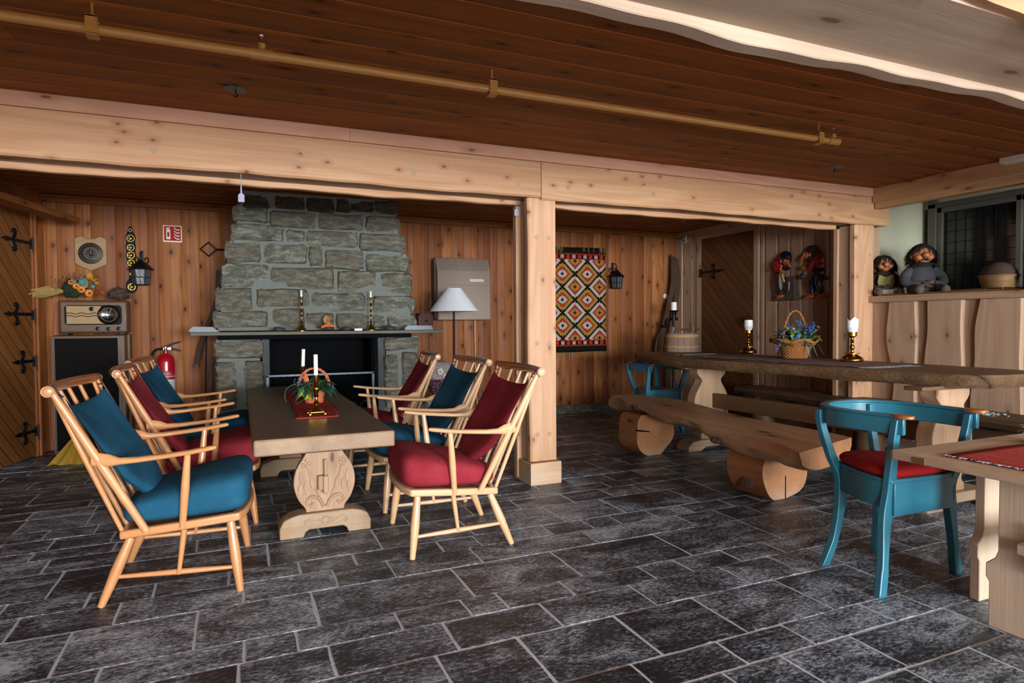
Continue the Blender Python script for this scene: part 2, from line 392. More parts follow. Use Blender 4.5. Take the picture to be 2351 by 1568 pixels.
# ---------------------------------------------------------------- mesh builder
RNG = random.Random(7)
class MB:
    def __init__(s): s.v = []; s.f = []; s.mi = []; s.r = []; s.sm = []
    def _add(s, vs, fs, mi=0, r=None, smooth=False):
        o = len(s.v); s.v += [tuple(v) for v in vs]; r = RNG.random() if r is None else r
        for f in fs: s.f.append([i + o for i in f]); s.mi.append(mi); s.r.append(r); s.sm.append(smooth)
        return s
    def box(s, a, b, mi=0, r=None, mat=None):
        (x0, y0, z0), (x1, y1, z1) = a, b
        vs = [Vector(p) for p in ((x0, y0, z0), (x1, y0, z0), (x1, y1, z0), (x0, y1, z0), (x0, y0, z1), (x1, y0, z1), (x1, y1, z1), (x0, y1, z1))]
        if mat: vs = [mat @ v for v in vs]
        return s._add(vs, [(0, 3, 2, 1), (4, 5, 6, 7), (0, 1, 5, 4), (1, 2, 6, 5), (2, 3, 7, 6), (3, 0, 4, 7)], mi, r)
    def tube(s, path, rad, n=12, mi=0, r=None, caps=True, flat=1.0, closed=False):
        """rad: number or list; flat squashes the section along its second axis"""
        P = [Vector(p) for p in path]; N = len(P)
        R_ = rad if isinstance(rad, (list, tuple)) else [rad] * N
        vs = []; up = None
        for i, p in enumerate(P):
            if closed: d = P[(i + 1) % N] - P[i - 1]
            else: d = (P[min(i + 1, N - 1)] - P[max(i - 1, 0)])
            d.normalize()
            if up is None:
                up = Vector((0, 0, 1)) if abs(d.z) < .9 else Vector((0, 1, 0))
            sd = d.cross(up).normalized(); u2 = sd.cross(d).normalized(); up = u2
            q = R_[i]; a, b = q if isinstance(q, (tuple, list)) else (q, q * flat)
            for k in range(n):
                t = 2 * PI * k / n; vs.append(p + sd * (a * math.cos(t)) + u2 * (b * math.sin(t)))
        fs = []
        for i in range(N if closed else N - 1):
            j = (i + 1) % N
            for k in range(n):
                k2 = (k + 1) % n; fs.append((i * n + k, i * n + k2, j * n + k2, j * n + k))
        if r is None: r = RNG.random()
        s._add(vs, fs, mi, r, True)
        if caps and not closed:
            o = len(s.v) - len(vs)
            for base, rev in ((0, False), ((N - 1) * n, True)):
                idx = [o + base + k for k in range(n)]
                s.f.append(idx if rev else idx[::-1]); s.mi.append(mi); s.r.append(r); s.sm.append(False)
        return s
    def lathe(s, prof, c=(0, 0, 0), n=24, mi=0, r=None, mat=None, smooth=True):
        vs = []; fs = []
        for (ra, z) in prof:
            for k in range(n):
                t = 2 * PI * k / n; v = Vector((ra * math.cos(t), ra * math.sin(t), z))
                if mat: v = mat @ v
                vs.append(v + Vector(c))
        for i in range(len(prof) - 1):
            for k in range(n):
                k2 = (k + 1) % n; fs.append((i * n + k, i * n + k2, (i + 1) * n + k2, (i + 1) * n + k))
        fs.append(list(range(n))[::-1]); fs.append([(len(prof) - 1) * n + k for k in range(n)])
        return s._add(vs, fs, mi, r, smooth)
    def ell(s, c, rx, ry, rz, mi=0, r=None, nu=14, nv=9, mat=None, jit=0, pw=1.0):
        vs = []; fs = []
        def sp(a): return math.copysign(abs(a) ** pw, a)
        for i in range(nv + 1):
            ph = PI * i / nv - PI / 2
            for k in range(nu):
                t = 2 * PI * k / nu
                v = Vector((rx * sp(math.cos(ph)) * sp(math.cos(t)), ry * sp(math.cos(ph)) * sp(math.sin(t)), rz * sp(math.sin(ph))))
                if jit: v *= 1 + jit * noise.noise(v * (2.2 / max(rx, ry, rz)) + Vector(c) * 7)
                if mat: v = mat @ v
                vs.append(v + Vector(c))
        for i in range(nv):
            for k in range(nu):
                k2 = (k + 1) % nu; fs.append((i * nu + k, i * nu + k2, (i + 1) * nu + k2, (i + 1) * nu + k))
        return s._add(vs, fs, mi, r, True)
    def prism(s, poly, d0, d1, plane='xz', mi=0, r=None, mat=None, smooth=False):
        """poly in a plane, extruded along the third axis from d0 to d1"""
        def P(a, b, d):
            v = Vector({'xz': (a, d, b), 'xy': (a, b, d), 'yz': (d, a, b)}[plane]); return mat @ v if mat else v
        n = len(poly); vs = [P(a, b, d0) for a, b in poly] + [P(a, b, d1) for a, b in poly]
        fs = [list(range(n)), list(range(n, 2 * n))[::-1]] + [(i, (i + 1) % n, n + (i + 1) % n, n + i) for i in range(n)]
        return s._add(vs, fs, mi, r, smooth)
    def leaf(s, c, d, L, W, mi=0, droop=.3, up=(0, 0, 1)):
        d = Vector(d).normalized(); sd = d.cross(Vector(up)); sd = sd.normalized() if sd.length > .01 else Vector((1, 0, 0))
        nn = sd.cross(d); c = Vector(c); vs = []
        for t, wq in ((0, .12), (.3, .8), (.55, 1), (.8, .6), (1, .02)):
            p = c + d * (L * t) - Vector((0, 0, 1)) * (droop * L * t * t)
            vs += [p - sd * W * wq * .5 + nn * W * .12 * wq, p, p + sd * W * wq * .5 + nn * W * .12 * wq]
        fs = []
        for i in range(4):
            b = i * 3; fs += [(b, b + 1, b + 4, b + 3), (b + 1, b + 2, b + 5, b + 4)]
        return s._add(vs, fs, mi, None, True)
    def build(s, name, mats, parent=None, bevel=0, seg=2, loc=None, rot=None, sub=0):
        me = bpy.data.meshes.new(name); me.from_pydata(s.v, [], s.f)
        if not isinstance(mats, (list, tuple)): mats = [mats]
        for q in mats: me.materials.append(M[q] if isinstance(q, str) else q)
        me.polygons.foreach_set('material_index', s.mi); me.polygons.foreach_set('use_smooth', s.sm)
        at_ = me.attributes.new('rnd', 'FLOAT', 'FACE'); at_.data.foreach_set('value', s.r)
        bm = bmesh.new(); bm.from_mesh(me); bmesh.ops.recalc_face_normals(bm, faces=bm.faces); bm.to_mesh(me); bm.free()
        me.update(); me.set_sharp_from_angle(angle=.75)
        o = bpy.data.objects.new(name, me); COL.objects.link(o)
        if parent: o.parent = parent
        if loc: o.location = loc
        if rot: o.rotation_euler = rot
        if bevel:
            b = o.modifiers.new('bevel', 'BEVEL'); b.width = bevel; b.segments = seg; b.limit_method = 'ANGLE'; b.angle_limit = .6
            b.harden_normals = False
        if sub:
            q = o.modifiers.new('sub', 'SUBSURF'); q.levels = sub; q.render_levels = sub
        return o
def tag(o, label=None, cat=None, group=None, kind=None):
    for k, v in (('label', label), ('category', cat), ('group', group), ('kind', kind)):
        if v: o[k] = v
    return o
def thing(name, loc, label, cat, rz=0, group=None):
    o = bpy.data.objects.new(name, None); COL.objects.link(o); o.location = loc; o.rotation_euler = (0, 0, rz)
    o.empty_display_size = .05
    return tag(o, label, cat, group)
def struct(o, label): return tag(o, label, None, None, 'structure')
def kids(o): return [c for c in bpy.data.objects if c.parent == o]
def copy_tree(o, parent=None):
    c = o.copy(); COL.objects.link(c)
    if parent: c.parent = parent
    for ch in kids(o): copy_tree(ch, c)
    return c
def T(*p): return Matrix.Translation(p)
def Rz(a): return Matrix.Rotation(a, 4, 'Z')
def Rx(a): return Matrix.Rotation(a, 4, 'X')
def Ry(a): return Matrix.Rotation(a, 4, 'Y')
def lerp(a, b, t): return a + (b - a) * t
def smoothpath(pts, k=6):
    """Catmull-Rom through pts"""
    P = [Vector(p) for p in pts]; out = []
    for i in range(len(P) - 1):
        p0 = P[max(i - 1, 0)]; p1 = P[i]; p2 = P[i + 1]; p3 = P[min(i + 2, len(P) - 1)]
        for j in range(k):
            t = j / k
            out.append(.5 * ((2 * p1) + (p2 - p0) * t + (2 * p0 - 5 * p1 + 4 * p2 - p3) * t * t + (3 * p1 - p0 - 3 * p2 + p3) * t ** 3))
    out.append(P[-1]); return out

CEIL = 2.39; YB = 7.12; XR = 5.62; XW = 5.47; YS = -6.6
# ================================================================ SETTING
# ---- floor: measured courses of slate
rows = [1.388, 1.623, 1.789, 2.116, 2.34, 2.506, 2.849, 3.07, 3.239, 3.578, 3.79, 3.94, 4.15, 4.33, 4.62, 4.80, 4.98, 5.30, 5.48, 5.70, 6.0, 6.17, 6.40, 6.62, 6.95, YB]
joints = {1.388: [1.72, 2.06, 2.61], 1.623: [1.21, 1.58, 1.9, 2.33], 1.789: [.93, 1.35, 1.74, 2.2, 2.65], 2.116: [.28, .71, 1.13, 1.57, 2.08, 2.39],
          2.34: [-.45, 0, .18, .56, .84, 1.0, 1.31, 1.73, 1.94, 2.24], 2.506: [-.6, -.17, .27, .91, 1.44, 2.07], 2.849: [-.82, -.47, 0, .39, .65, 1.08, 1.74, 2.4, 2.68],
          3.07: [-.61, -.36, -.06, .25, .51, .95, 1.16, 1.58, 1.84, 2.03, 2.29, 2.55, 2.87], 3.239: [-.78, .12, .67, 1.18, 1.75, 2.17, 2.73], 3.578: [.9, 1.3, 1.62, 1.99, 2.3, 2.56, 3.03],
          3.79: [1.3, 1.81, 2.41, 2.65, 2.95, 3.28]}
r0 = random.Random(3); y = 1.388; pre = []
while y > -.2:
    y -= r0.choice([.17, .22, .34, .3]); pre.append(round(y, 3))
rows = pre[::-1] + rows
fl = MB(); fl.box((-4.2, YS, -.12), (XR + 1.2, YB + .1, -.0022), 1)
X0, X1 = -3.6, XR
for i in range(len(rows) - 1):
    ya, yb = rows[i], rows[i + 1]
    js = joints.get(ya, []); js = [j for j in js]
    st = js[0] if js else X0 + r0.random() * .4
    x = st
    while x > X0: x -= r0.choice([.26, .36, .5, .3]) * (1.2 if yb - ya > .28 else 1); js.append(x)
    x = max(js) if js else X0
    while x < X1: x += r0.choice([.24, .34, .5, .28]) * (1.2 if yb - ya > .28 else 1); js.append(x)
    js = sorted(j for j in js if X0 - .6 < j < X1 + .6)
    gq = .0068
    for a, b in zip(js, js[1:]):
        a2, b2 = max(a, X0), min(b, X1)
        if b2 - a2 < .04: continue
        # slightly irregular outline with a few points per side
        pts = []
        def edge(p, q, n):
            for k in range(n):
                t = k / n; px, py = lerp(p[0], q[0], t), lerp(p[1], q[1], t)
                j = .0026
                pts.append((px + r0.uniform(-j, j), py + r0.uniform(-j, j)))
        edge((a2 + gq, ya + gq), (b2 - gq, ya + gq), 5); edge((b2 - gq, ya + gq), (b2 - gq, yb - gq), 3)
        edge((b2 - gq, yb - gq), (a2 + gq, yb - gq), 5); edge((a2 + gq, yb - gq), (a2 + gq, ya + gq), 3)
        fl.prism(pts, -.01, r0.uniform(-.0012, .0008), 'xy', 0, r0.random())
struct(fl.build('floor', ['slate', 'grout']), 'dark grey slate tile floor with pale grouted joints')

# ---- ceiling boards
cb = MB(); x0c, x1c = -4.2, XR + 1.1
cb.box((x0c, YS, CEIL + .003), (x1c, YB + .1, CEIL + .12), 1)
y = YS
while y < YB:
    wd = .178; ends = []
    x = x0c
    while x < x1c:
        L = r0.uniform(2.2, 4.2); cb.prism([(y + .005, CEIL + .02), (y + .005, CEIL + .002), (y + .008, CEIL), (y + wd - .008, CEIL), (y + wd - .005, CEIL + .002), (y + wd - .005, CEIL + .02)], x, min(x + L - .0015, x1c), 'yz', 0, r0.random())
        x += L
    y += wd
struct(cb.build('ceiling', ['ceil', 'ceil_gap']), 'dark stained pine board ceiling with orange joints')

# ---- back wall of pine boards
bw = MB(); bw.box((-1.75, YB + .011, 0), (XR + .1, YB + .12, CEIL), 0)
x = -1.72
while x < XR:
    wd = r0.choice([.09, .14, .18, .2, .16, .13]); dp = r0.choice([0, .002, .005])
    bw.prism([(x + .001, YB + .03), (x + .001, YB + dp + .004), (x + .007, YB + dp), (x + wd * .5 - .006, YB + dp), (x + wd * .5 - .003, YB + dp + .004), (x + wd * .5 + .003, YB + dp + .004), (x + wd * .5 + .006, YB + dp), (x + wd - .007, YB + dp), (x + wd - .001, YB + dp + .004), (x + wd - .001, YB + .03)], .11, CEIL, 'xy', 0, r0.random())
    for zz in (.2, .86, 1.63):
        if r0.random() < .9: bw.ell((x + wd * .5 + r0.uniform(-.02, .02), YB + dp, zz + r0.uniform(-.004, .004)), .006, .004, .006, 1, 0, 6, 4)
    x += wd
struct(bw.build('wall_back', ['pine_wall', 'copper']), 'orange-brown knotty pine board wall behind the fireplace')
tb = MB(); tb.box((-1.7, YB - .03, CEIL - .07), (XR, YB + .02, CEIL - .001)); tb.box((-1.7, YB - .045, CEIL - .03), (XR, YB - .02, CEIL - .002))
struct(tb.build('trim_1', 'ceil', bevel=.004), 'dark cornice strip along the top of the pine wall')
# slate skirting
sk = MB(); x = 1.5
while x < XR - .1:
    wd = r0.uniform(.13, .2); sk.box((x + .003, YB - .022, 0), (x + wd - .003, YB + .02, .105 + r0.uniform(-.008, .008)), 0, r0.random()); x += wd
sk.box((1.5, YB - .015, 0), (XR, YB + .02, .1), 1)
struct(sk.build('baseboard_back', ['stone', 'mortar'], bevel=.003), 'grey stone skirting tiles under the pine wall')

# ---- angled door wall on the left
C0 = Vector((-1.635, YB, 0)); DW = Vector((-.224, -.9746, 0)).normalized()   # runs from the corner toward the viewer
ang = math.atan2(DW.y, DW.x)
WM = T(*C0) @ Rz(ang)      # local x runs along the wall toward the viewer, local y = into the room side (left-handed side)
def wl(px, py):            # pixel -> (s along wall, z)
    d = ray(px, py); n = Vector((-DW.y, DW.x, 0)); t = (C0 - CAM).dot(n) / d.dot(n); p = CAM + d * t
    return (p - C0).dot(DW), p.z
lw = MB(); s = .0; wm = WM
# local +y of WM: rotate DW by +90
# room is on the side of +x world => local y sign
room = Vector((-DW.y, DW.x, 0)); RS = 1 if room.x > 0 else -1
lw.box((0, -.1 * RS - .02 * RS, 0), (10, -.02 * RS, CEIL), 0)
dl, dr = .26, 1.24
def boards(mb, s0, s1, z0, z1):
    s = s0
    while s < s1:
        wd = min(r0.choice([.09, .12, .14]), s1 - s)
        if wd < .02: break
        mb.box((s + .002, -.03 * RS, z0), (s + wd - .002, 0, z1), 0, r0.random()); s += wd
boards(lw, 0, dl - .09, 0, CEIL); boards(lw, dl - .09, dr + .1, 2.17, CEIL); boards(lw, dr + .1, 9.5, 0, CEIL)
o = lw.build('wall_left', ['pine_wall'], bevel=.003); o.matrix_world = WM; struct(o, 'dark pine wall with the diagonal plank door on the left')
dj = MB(); dj.box((dl - .09, -.03 * RS, 0), (dl, .03 * RS, 2.2)); dj.box((dl - .055, 0, 0), (dl - .025, .045 * RS, 2.2)); dj.box((dr, -.03 * RS, 0), (dr + .1, .03 * RS, 2.2))
o = dj.build('trim_2', 'pine_wall', bevel=.004); o.matrix_world = WM; struct(o, 'pine casing around the left door')
dd = MB(); dd.box((-.5, -.0, 0), (.48, .03, 2.16))
t_ = NT('x').m; bpy.data.materials.remove(t_)
M['door_a'] = diag('honey_diagonal_planks_left', '#8f5c2e', '#6b3f1c', 0, -1)
dmid = (dl + dr) / 2
door = dd.build('door_1', 'door_a'); door.matrix_world = WM @ T(dmid, -.015, .012)
struct(door, 'diagonal plank door with black iron strap hinges')
# strap hinges (parts of the door)
def hinge(mb, s0, z, L, sgn, yy, tall=.1):
    """strap from s0, running sgn along local x"""
    f = RS if yy is None else 1
    mb.box((min(s0, s0 + sgn * L), yy, z - .013), (max(s0, s0 + sgn * L), yy + .01, z + .013))
    mb.prism([(s0 + sgn * L, z - .022), (s0 + sgn * (L + .09), z), (s0 + sgn * L, z + .022)], yy, yy + .01, 'xz')
    cxx = s0 + sgn * L * .72
    for q in (-1, 1):
        path = [(cxx + sgn * .025, yy + .006, z), (cxx, yy + .006, z + q * .035), (cxx - sgn * .018, yy + .006, z + q * .07), (cxx + sgn * .004, yy + .006, z + q * .092), (cxx + sgn * .026, yy + .006, z + q * .08), (cxx + sgn * .018, yy + .006, z + q * .064)]
        mb.tube(smoothpath(path, 4), [.011] * 12 + [.009] * 8 + [.007], 8)
    for k in (.1, .4, .9): mb.ell((s0 + sgn * L * k, yy + .012, z), .009, .006, .009, 0, 0, 8, 5)
    mb.box((s0 - .012, yy - .004, z - tall * .5), (s0 + .012, yy + .02, z + tall * .35))
    mb.tube([(s0, yy + .02, z + .05), (s0, yy + .022, z - .09)], [.008, .004], 8)
dir_in = RS
for px, py in ((70, 560), (73, 722), (75, 828), (77, 988)):
    sw, zz = wl(px, py)
    hb = MB(); hinge(hb, 0, 0, .34 if py < 800 else .24, 1, 0, .1)
    h = hb.build('hinge', 'black', door, bevel=.002)
    h.matrix_parent_inverse = Matrix.Identity(4); h.location = (-.475, .034, zz - .012)
if RS < 0:   # keep iron on the room side
    for ch in kids(door): ch.location.y = -.006; ch.scale.y = -1
# header plank over the door
p = at(157, 507, Y=6.72)
hp = MB(); hp.box((0, -.06, -.02), (2.6, .09, .028))
for k in (.12, .42, .9): hp.ell((k, -.062, .004), .008, .004, .008, 1, 0, 6, 4)
o = hp.build('trim_3', ['ceil', 'black'], bevel=.004); o.matrix_world = T(p.x, p.y, p.z) @ Rz(ang); struct(o, 'dark plank shelf above the left door')

# ---- main beam, near beam (front board with a lower waney rear board)
def wave(x, seed, a=.008): return a * (math.sin(x * 3.1 + seed) + .6 * math.sin(x * 7.7 + seed * 2) + .4 * math.sin(x * 17 + seed))
def waney_board(mb, x0, x1, y0, y1, ztop, zbot, seed, amp=.007, chamfer=.012, mi=0, rr=.3):
    n = int((x1 - x0) / .06)
    vs = []; fs = []
    for i in range(n + 1):
        x = lerp(x0, x1, i / n); zb = zbot + wave(x, seed, amp)
        for (yy, zz) in ((y0, ztop), (y1, ztop), (y1, zb + chamfer * .3), (y0 + chamfer, zb), (y0, zb + chamfer)): vs.append((x, yy, zz))
    for i in range(n):
        for k in range(5):
            k2 = (k + 1) % 5; fs.append((i * 5 + k, i * 5 + k2, i * 5 + 5 + k2, i * 5 + 5 + k))
    fs.append([0, 1, 2, 3, 4]); fs.append([n * 5 + k for k in range(5)][::-1])
    mb._add(vs, fs, mi, rr)
b = MB()
waney_board(b, -3.4, 1.995, 4.06, 4.13, 2.31, 2.058, 1, .004, .012, 0, .13)
waney_board(b, 2.0, 5.64, 4.06, 4.13, 2.31, 2.052, 4, .004, .012, 0, .62)
b.box((-3.4, 4.045, 2.312), (.66, 4.13, CEIL), 2, .77); b.box((.662, 4.045, 2.312), (3.4, 4.13, CEIL), 2, .21); b.box((3.402, 4.045, 2.312), (5.44, 4.13, CEIL), 2, .45)
b.box((-3.4, 4.13, 2.068), (5.4, 4.27, CEIL), 1, .4)
waney_board(b, -3.4, 5.2, 4.27, 4.33, CEIL, 2.032, 2, .005, .006, 0, .9)
for px, py in ((353, 345), (673, 372), (950, 398), (1190, 421), (1305, 430), (1500, 446), (1675, 462)):
    q = at(px, py, Y=4.06); b.tube([(q.x, 4.07, q.z), (q.x, 4.0585, q.z)], .019, 16, 3, .5)
M['beam_pink'] = wood('pinkish_pine_trim', '#cfa184', '#b07c5f', 0, .15, '#6b4526', .55, 1, .3, (3.2, 9), ring=12)
M['plug'] = plain('dowel_plug', '#a08468', .6)
struct(b.build('trim_4', ['beam', 'under', 'beam_pink', 'plug']), 'long pale pine ceiling beam in front of the fireplace corner')
b = MB()
waney_board(b, -3.4, XW, 1.08, 1.15, CEIL, 2.055, 3, .012, .03, 0, .5)
b.box((-3.4, 1.15, 2.062), (XW, 1.50, CEIL), 1, .35)
waney_board(b, -3.4, XW, 1.50, 1.56, CEIL, 2.028, 6, .008, .004, 1, .15)  # rear board's darker colour stands in for weaker window light on it
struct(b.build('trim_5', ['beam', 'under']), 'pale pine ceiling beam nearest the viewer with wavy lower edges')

# ---- posts
b = MB()
def waney_post(mb, x0, x1, y0, y1, z0, z1, seed, mi=0, rr=.3):
    n = 24; vs = []; fs = []
    for i in range(n + 1):
        z = lerp(z0, z1, i / n); xa = x0 + .006 * math.sin(z * 4 + seed) + .006 * math.sin(z * 1.7 + seed)
        for p in ((xa, y0 + .012, z), (xa + .014, y0, z), (x1, y0, z), (x1, y1, z), (xa, y1, z)): vs.append(p)
    for i in range(n):
        for k in range(5):
            k2 = (k + 1) % 5; fs.append((i * 5 + k, i * 5 + k2, i * 5 + 5 + k2, i * 5 + 5 + k))
    fs.append([0, 1, 2, 3, 4]); fs.append([n * 5 + k for k in range(5)][::-1]); mb._add(vs, fs, mi, rr)
waney_post(b, 1.905, 2.125, 4.09, 4.15, .165, 2.06, 1, 0, .8)
b.box((1.925, 4.15, .165), (2.10, 4.27, 2.06), 1, .2)
b.box((1.89, 4.27, .02), (2.12, 4.325, 2.03), 0, .5)
b.box((1.90, 4.055, 0), (2.148, 4.335, .16), 2, .5)
for zz in (1.78, 1.02, .36):
    for xx in (1.972, 2.068): b.tube([(xx, 4.1, zz), (xx, 4.0885, zz)], .017, 16, 3, .4)
M['plinthwood'] = wood('worn_pine_plinth', '#cdb091', '#a98563', 0, .2, '#7a5230', .6, 1, .3, ring=7, wear=.6)
struct(b.build('trim_6', ['post', 'greypine', 'plinthwood', 'plug'], bevel=.003), 'pale pine post on a square plinth beside the red chair')
b = MB()
waney_post(b, 5.25, 5.49, 4.10, 4.16, 0, 2.06, 3, 0, .35)
b.box((5.265, 4.16, 0), (5.46, 4.29, 2.06), 1, .6)
b.box((5.245, 4.29, 0), (5.30, 4.335, 2.04), 0, .5)
for zz in (1.78, .9):
    b.tube([(5.44, 4.11, zz), (5.44, 4.0985, zz)], .017, 16, 2, .4)
struct(b.build('trim_7', ['post', 'greypine', 'plug'], bevel=.003), 'pale pine post at the right end of the beam')

# ---- right wall of the alcove with a door
b = MB(); b.box((XR, 4.2, 0), (XR + .1, YB + .05, CEIL), 0, .4)
y = 4.5
while y < 5.62:
    wd = r0.choice([.15, .19, .17]); wd = min(wd, 5.64 - y)
    b.box((XR - .02, y + .005, .1), (XR + .01, y + wd - .03, CEIL), 0, r0.random()); b.box((XR - .006, y + wd - .034, .1), (XR + .01, y + wd + .01, CEIL), 0, r0.random()); y += wd
b.box((XR - .03, 5.63, 0), (XR + .01, 5.71, CEIL), 0, .3)
b.box((XR - .035, 5.66, 2.245), (XR + .01, 6.74, CEIL - .055), 1, .6)
b.box((XR - .03, 6.62, 0), (XR + .01, 6.72, 2.25), 0, .7)
b.box((XR - .02, 6.72, 0), (XR + .01, 6.80, 2.3), 0, .4); b.box((XR - .022, 6.81, 0), (XR + .01, 7.0, 2.3), 0, .1); b.box((XR - .04, 7.01, 0), (XR + .01, YB, 2.3), 0, .9)
b.box((XR - .05, 5.6, CEIL - .06), (XR + .01, YB - .03, CEIL - .002), 1, .2)
b.box((XR - .03, 4.5, 0), (XR + .01, 5.64, .1), 0, .2)
struct(b.build('wall_right', ['greypine', 'greypine_y'], bevel=.004), 'grey-brown pine board wall with hanging troll figures')
dd = MB(); dd.box((-.03, -.455, 0), (.01, .455, 2.235)); 
door2 = dd.build('door_2', 'door_b', loc=(XR - .0, 6.165, .01)); struct(door2, 'dark brown diagonal plank door in the alcove')
hb = MB(); hinge(hb, 0, 0, .34, 1, 0, .13); h = hb.build('hinge', 'black', door2, bevel=.002)
h.rotation_euler = (0, 0, -PI / 2); h.location = (-.045, .455, 1.80)
hb = MB(); hinge(hb, 0, 0, .34, 1, 0, .13); h = hb.build('hinge', 'black', door2, bevel=.002)
h.rotation_euler = (0, 0, -PI / 2); h.location = (-.045, .455, .45)
lb = MB(); lb.prism([(-.05, -.03), (.05, 0), (-.05, .03)], -.02, 0, 'xz'); lb.tube([(0, -.02, .06), (0, -.06, 0), (0, -.02, -.08)], .01, 8); h = lb.build('latch', 'black', door2)
h.rotation_euler = (0, 0, -PI / 2); h.location = (-.045, -.41, 1.16)

# ---- wainscot and ledge (right), window niche
b = MB(); b.box((XW + .015, YS, .0), (XW + .12, 4.1, 1.335), 0, .5)
def wav_y(z, s): return .018 * math.sin(z * 4.2 + s) + .01 * math.sin(z * 9 + s * 2)
def waney_panel(mb, y0, y1, z0, z1, s, rr):
    n = 20; vs = []; fs = []
    for i in range(n + 1):
        z = lerp(z0, z1, i / n); a = y0 + wav_y(z, s) * .3; c = y1 + wav_y(z, s + 1.7) * 1.6
        vs += [(XW - .022, a + .012, z), (XW - .022, c - .008, z), (XW + .02, c, z), (XW + .02, a, z)]
    for i in range(n):
        for k in range(4):
            k2 = (k + 1) % 4; fs.append((i * 4 + k, i * 4 + k2, i * 4 + 4 + k2, i * 4 + 4 + k))
    fs += [[0, 1, 2, 3], [n * 4 + 3, n * 4 + 2, n * 4 + 1, n * 4]]; mb._add(vs, fs, 0, rr)
for y0, y1, s in ((3.66, 3.91, 1.), (3.27, 3.56, 2.2), (2.84, 3.18, 3.4), (2.4, 2.72, 5.), (1.9, 2.28, .5), (1.35, 1.75, 2.), (.8, 1.2, 3.), (.2, .65, 4.)):
    waney_panel(b, y0, y1, .09, 1.335, s, r0.random())
b.box((XW - .012, YS, 0), (XW + .02, 4.09, .09), 1, .3)
b.box((XW - .045, YS, 1.335), (XW + .07, 4.10, 1.395), 1, .8)
struct(b.build('wall_wainscot', ['greypine', 'greypine_y'], bevel=.003), 'wide waney pine boards below the window ledge')
b = MB(); b.box((XW + .07, YS, 1.33), (6.62, 4.33, 1.386), 0, .3); b.box((XW + .03, YS, 1.386), (XW + .06, 4.02, 1.412), 1, .3)
M['ledge_in'] = plain('ledge_cloth', '#8f9284', .9, 0, .4, 150)
M['orangewood'] = wood('varnished_pine_strip', '#8a5a30', '#6c4322', 1, 0, rough=.4)
struct(b.build('trim_8', ['ledge_in', 'orangewood']), 'window ledge behind the wainscot with a varnished front strip')
b = MB(); b.box((XW + .12, 4.33, 0), (6.75, 4.43, CEIL)); b.box((6.55, YS, 0), (6.7, 4.33, 1.42), 0); b.box((6.55, YS, 2.31), (6.7, 4.33, CEIL), 0)
struct(b.build('wall_niche', 'green_wall'), 'pale green plaster wall beside the window')
b = MB(); b.box((XW - .07, 2.70, 2.255), (XW + .08, 4.05, CEIL), 0, .3); b.box((XW - .04, 2.70, 2.20), (XW + .05, 4.05, 2.262), 0, .5)
b.box((XW - .07, YS, 2.2), (XW + .08, 2.62, CEIL), 0, .8)
struct(b.build('trim_9', 'beam_y', bevel=.004), 'pine lintel rail above the window niche')
b = MB(); b.box((XW - .04, 2.655, 1.395), (XW + .1, 2.80, 2.25), 0, .4)
b.box((XW - .04, .6, 1.395), (XW + .1, .8, 2.25), 0, .4)
for k in range(4): b.ell((XW - .042, 2.73, 1.52 + k * .2), .004, .012, .012, 1, 0, 8, 5)
struct(b.build('trim_10', ['greypine', 'black'], bevel=.004), 'upright pine post standing on the ledge at the right edge')
# window in the niche
wf = MB(); X = 6.55
for (y0, y1) in ((3.42, 4.18), (2.62, 3.36), (1.8, 2.54)):
    wf.box((X - .03, y0, 1.42), (X + .03, y0 + .05, 2.30)); wf.box((X - .03, y1 - .05, 1.42), (X + .03, y1, 2.30))
    wf.box((X - .03, y0, 1.42), (X + .03, y1, 1.47)); wf.box((X - .03, y0, 2.25), (X + .03, y1, 2.30))
wf.box((X - .05, 4.18, 1.40), (X + .03, 4.26, CEIL)); wf.box((X - .05, 1.7, 2.30), (X + .05, 4.26, 2.345))
M['winframe'] = plain('dull_window_paint', '#56544a', .6)
win = wf.build('window_1', 'winframe', bevel=.004); struct(win, 'dark leaded casement window behind the troll dolls')
gl = MB(); gl.box((X + .005, 1.8, 1.42), (X + .01, 4.18, 2.30)); gl.build('pane', 'glassdk', win)
ld = MB(); 
for k in range(26):
    yy = 1.85 + k * .09; ld.box((X - .002, yy, 1.46), (X + .005, yy + .005, 2.26))
for k in range(8): ld.box((X - .002, 1.85, 1.5 + k * .11), (X + .005, 4.15, 1.505 + k * .11))
M['lead'] = plain('lead_came', '#191816', .9, 0, spec=.1)
ld.build('leading', 'lead', win)
b = MB(); b.box((6.72, YS, 0), (6.8, 4.4, CEIL)); M['nightwall'] = plain('dark_outside_wall', '#0c0d10', .9)
struct(b.build('wall_outer', 'nightwall'), 'dark boards closing the window from outside')

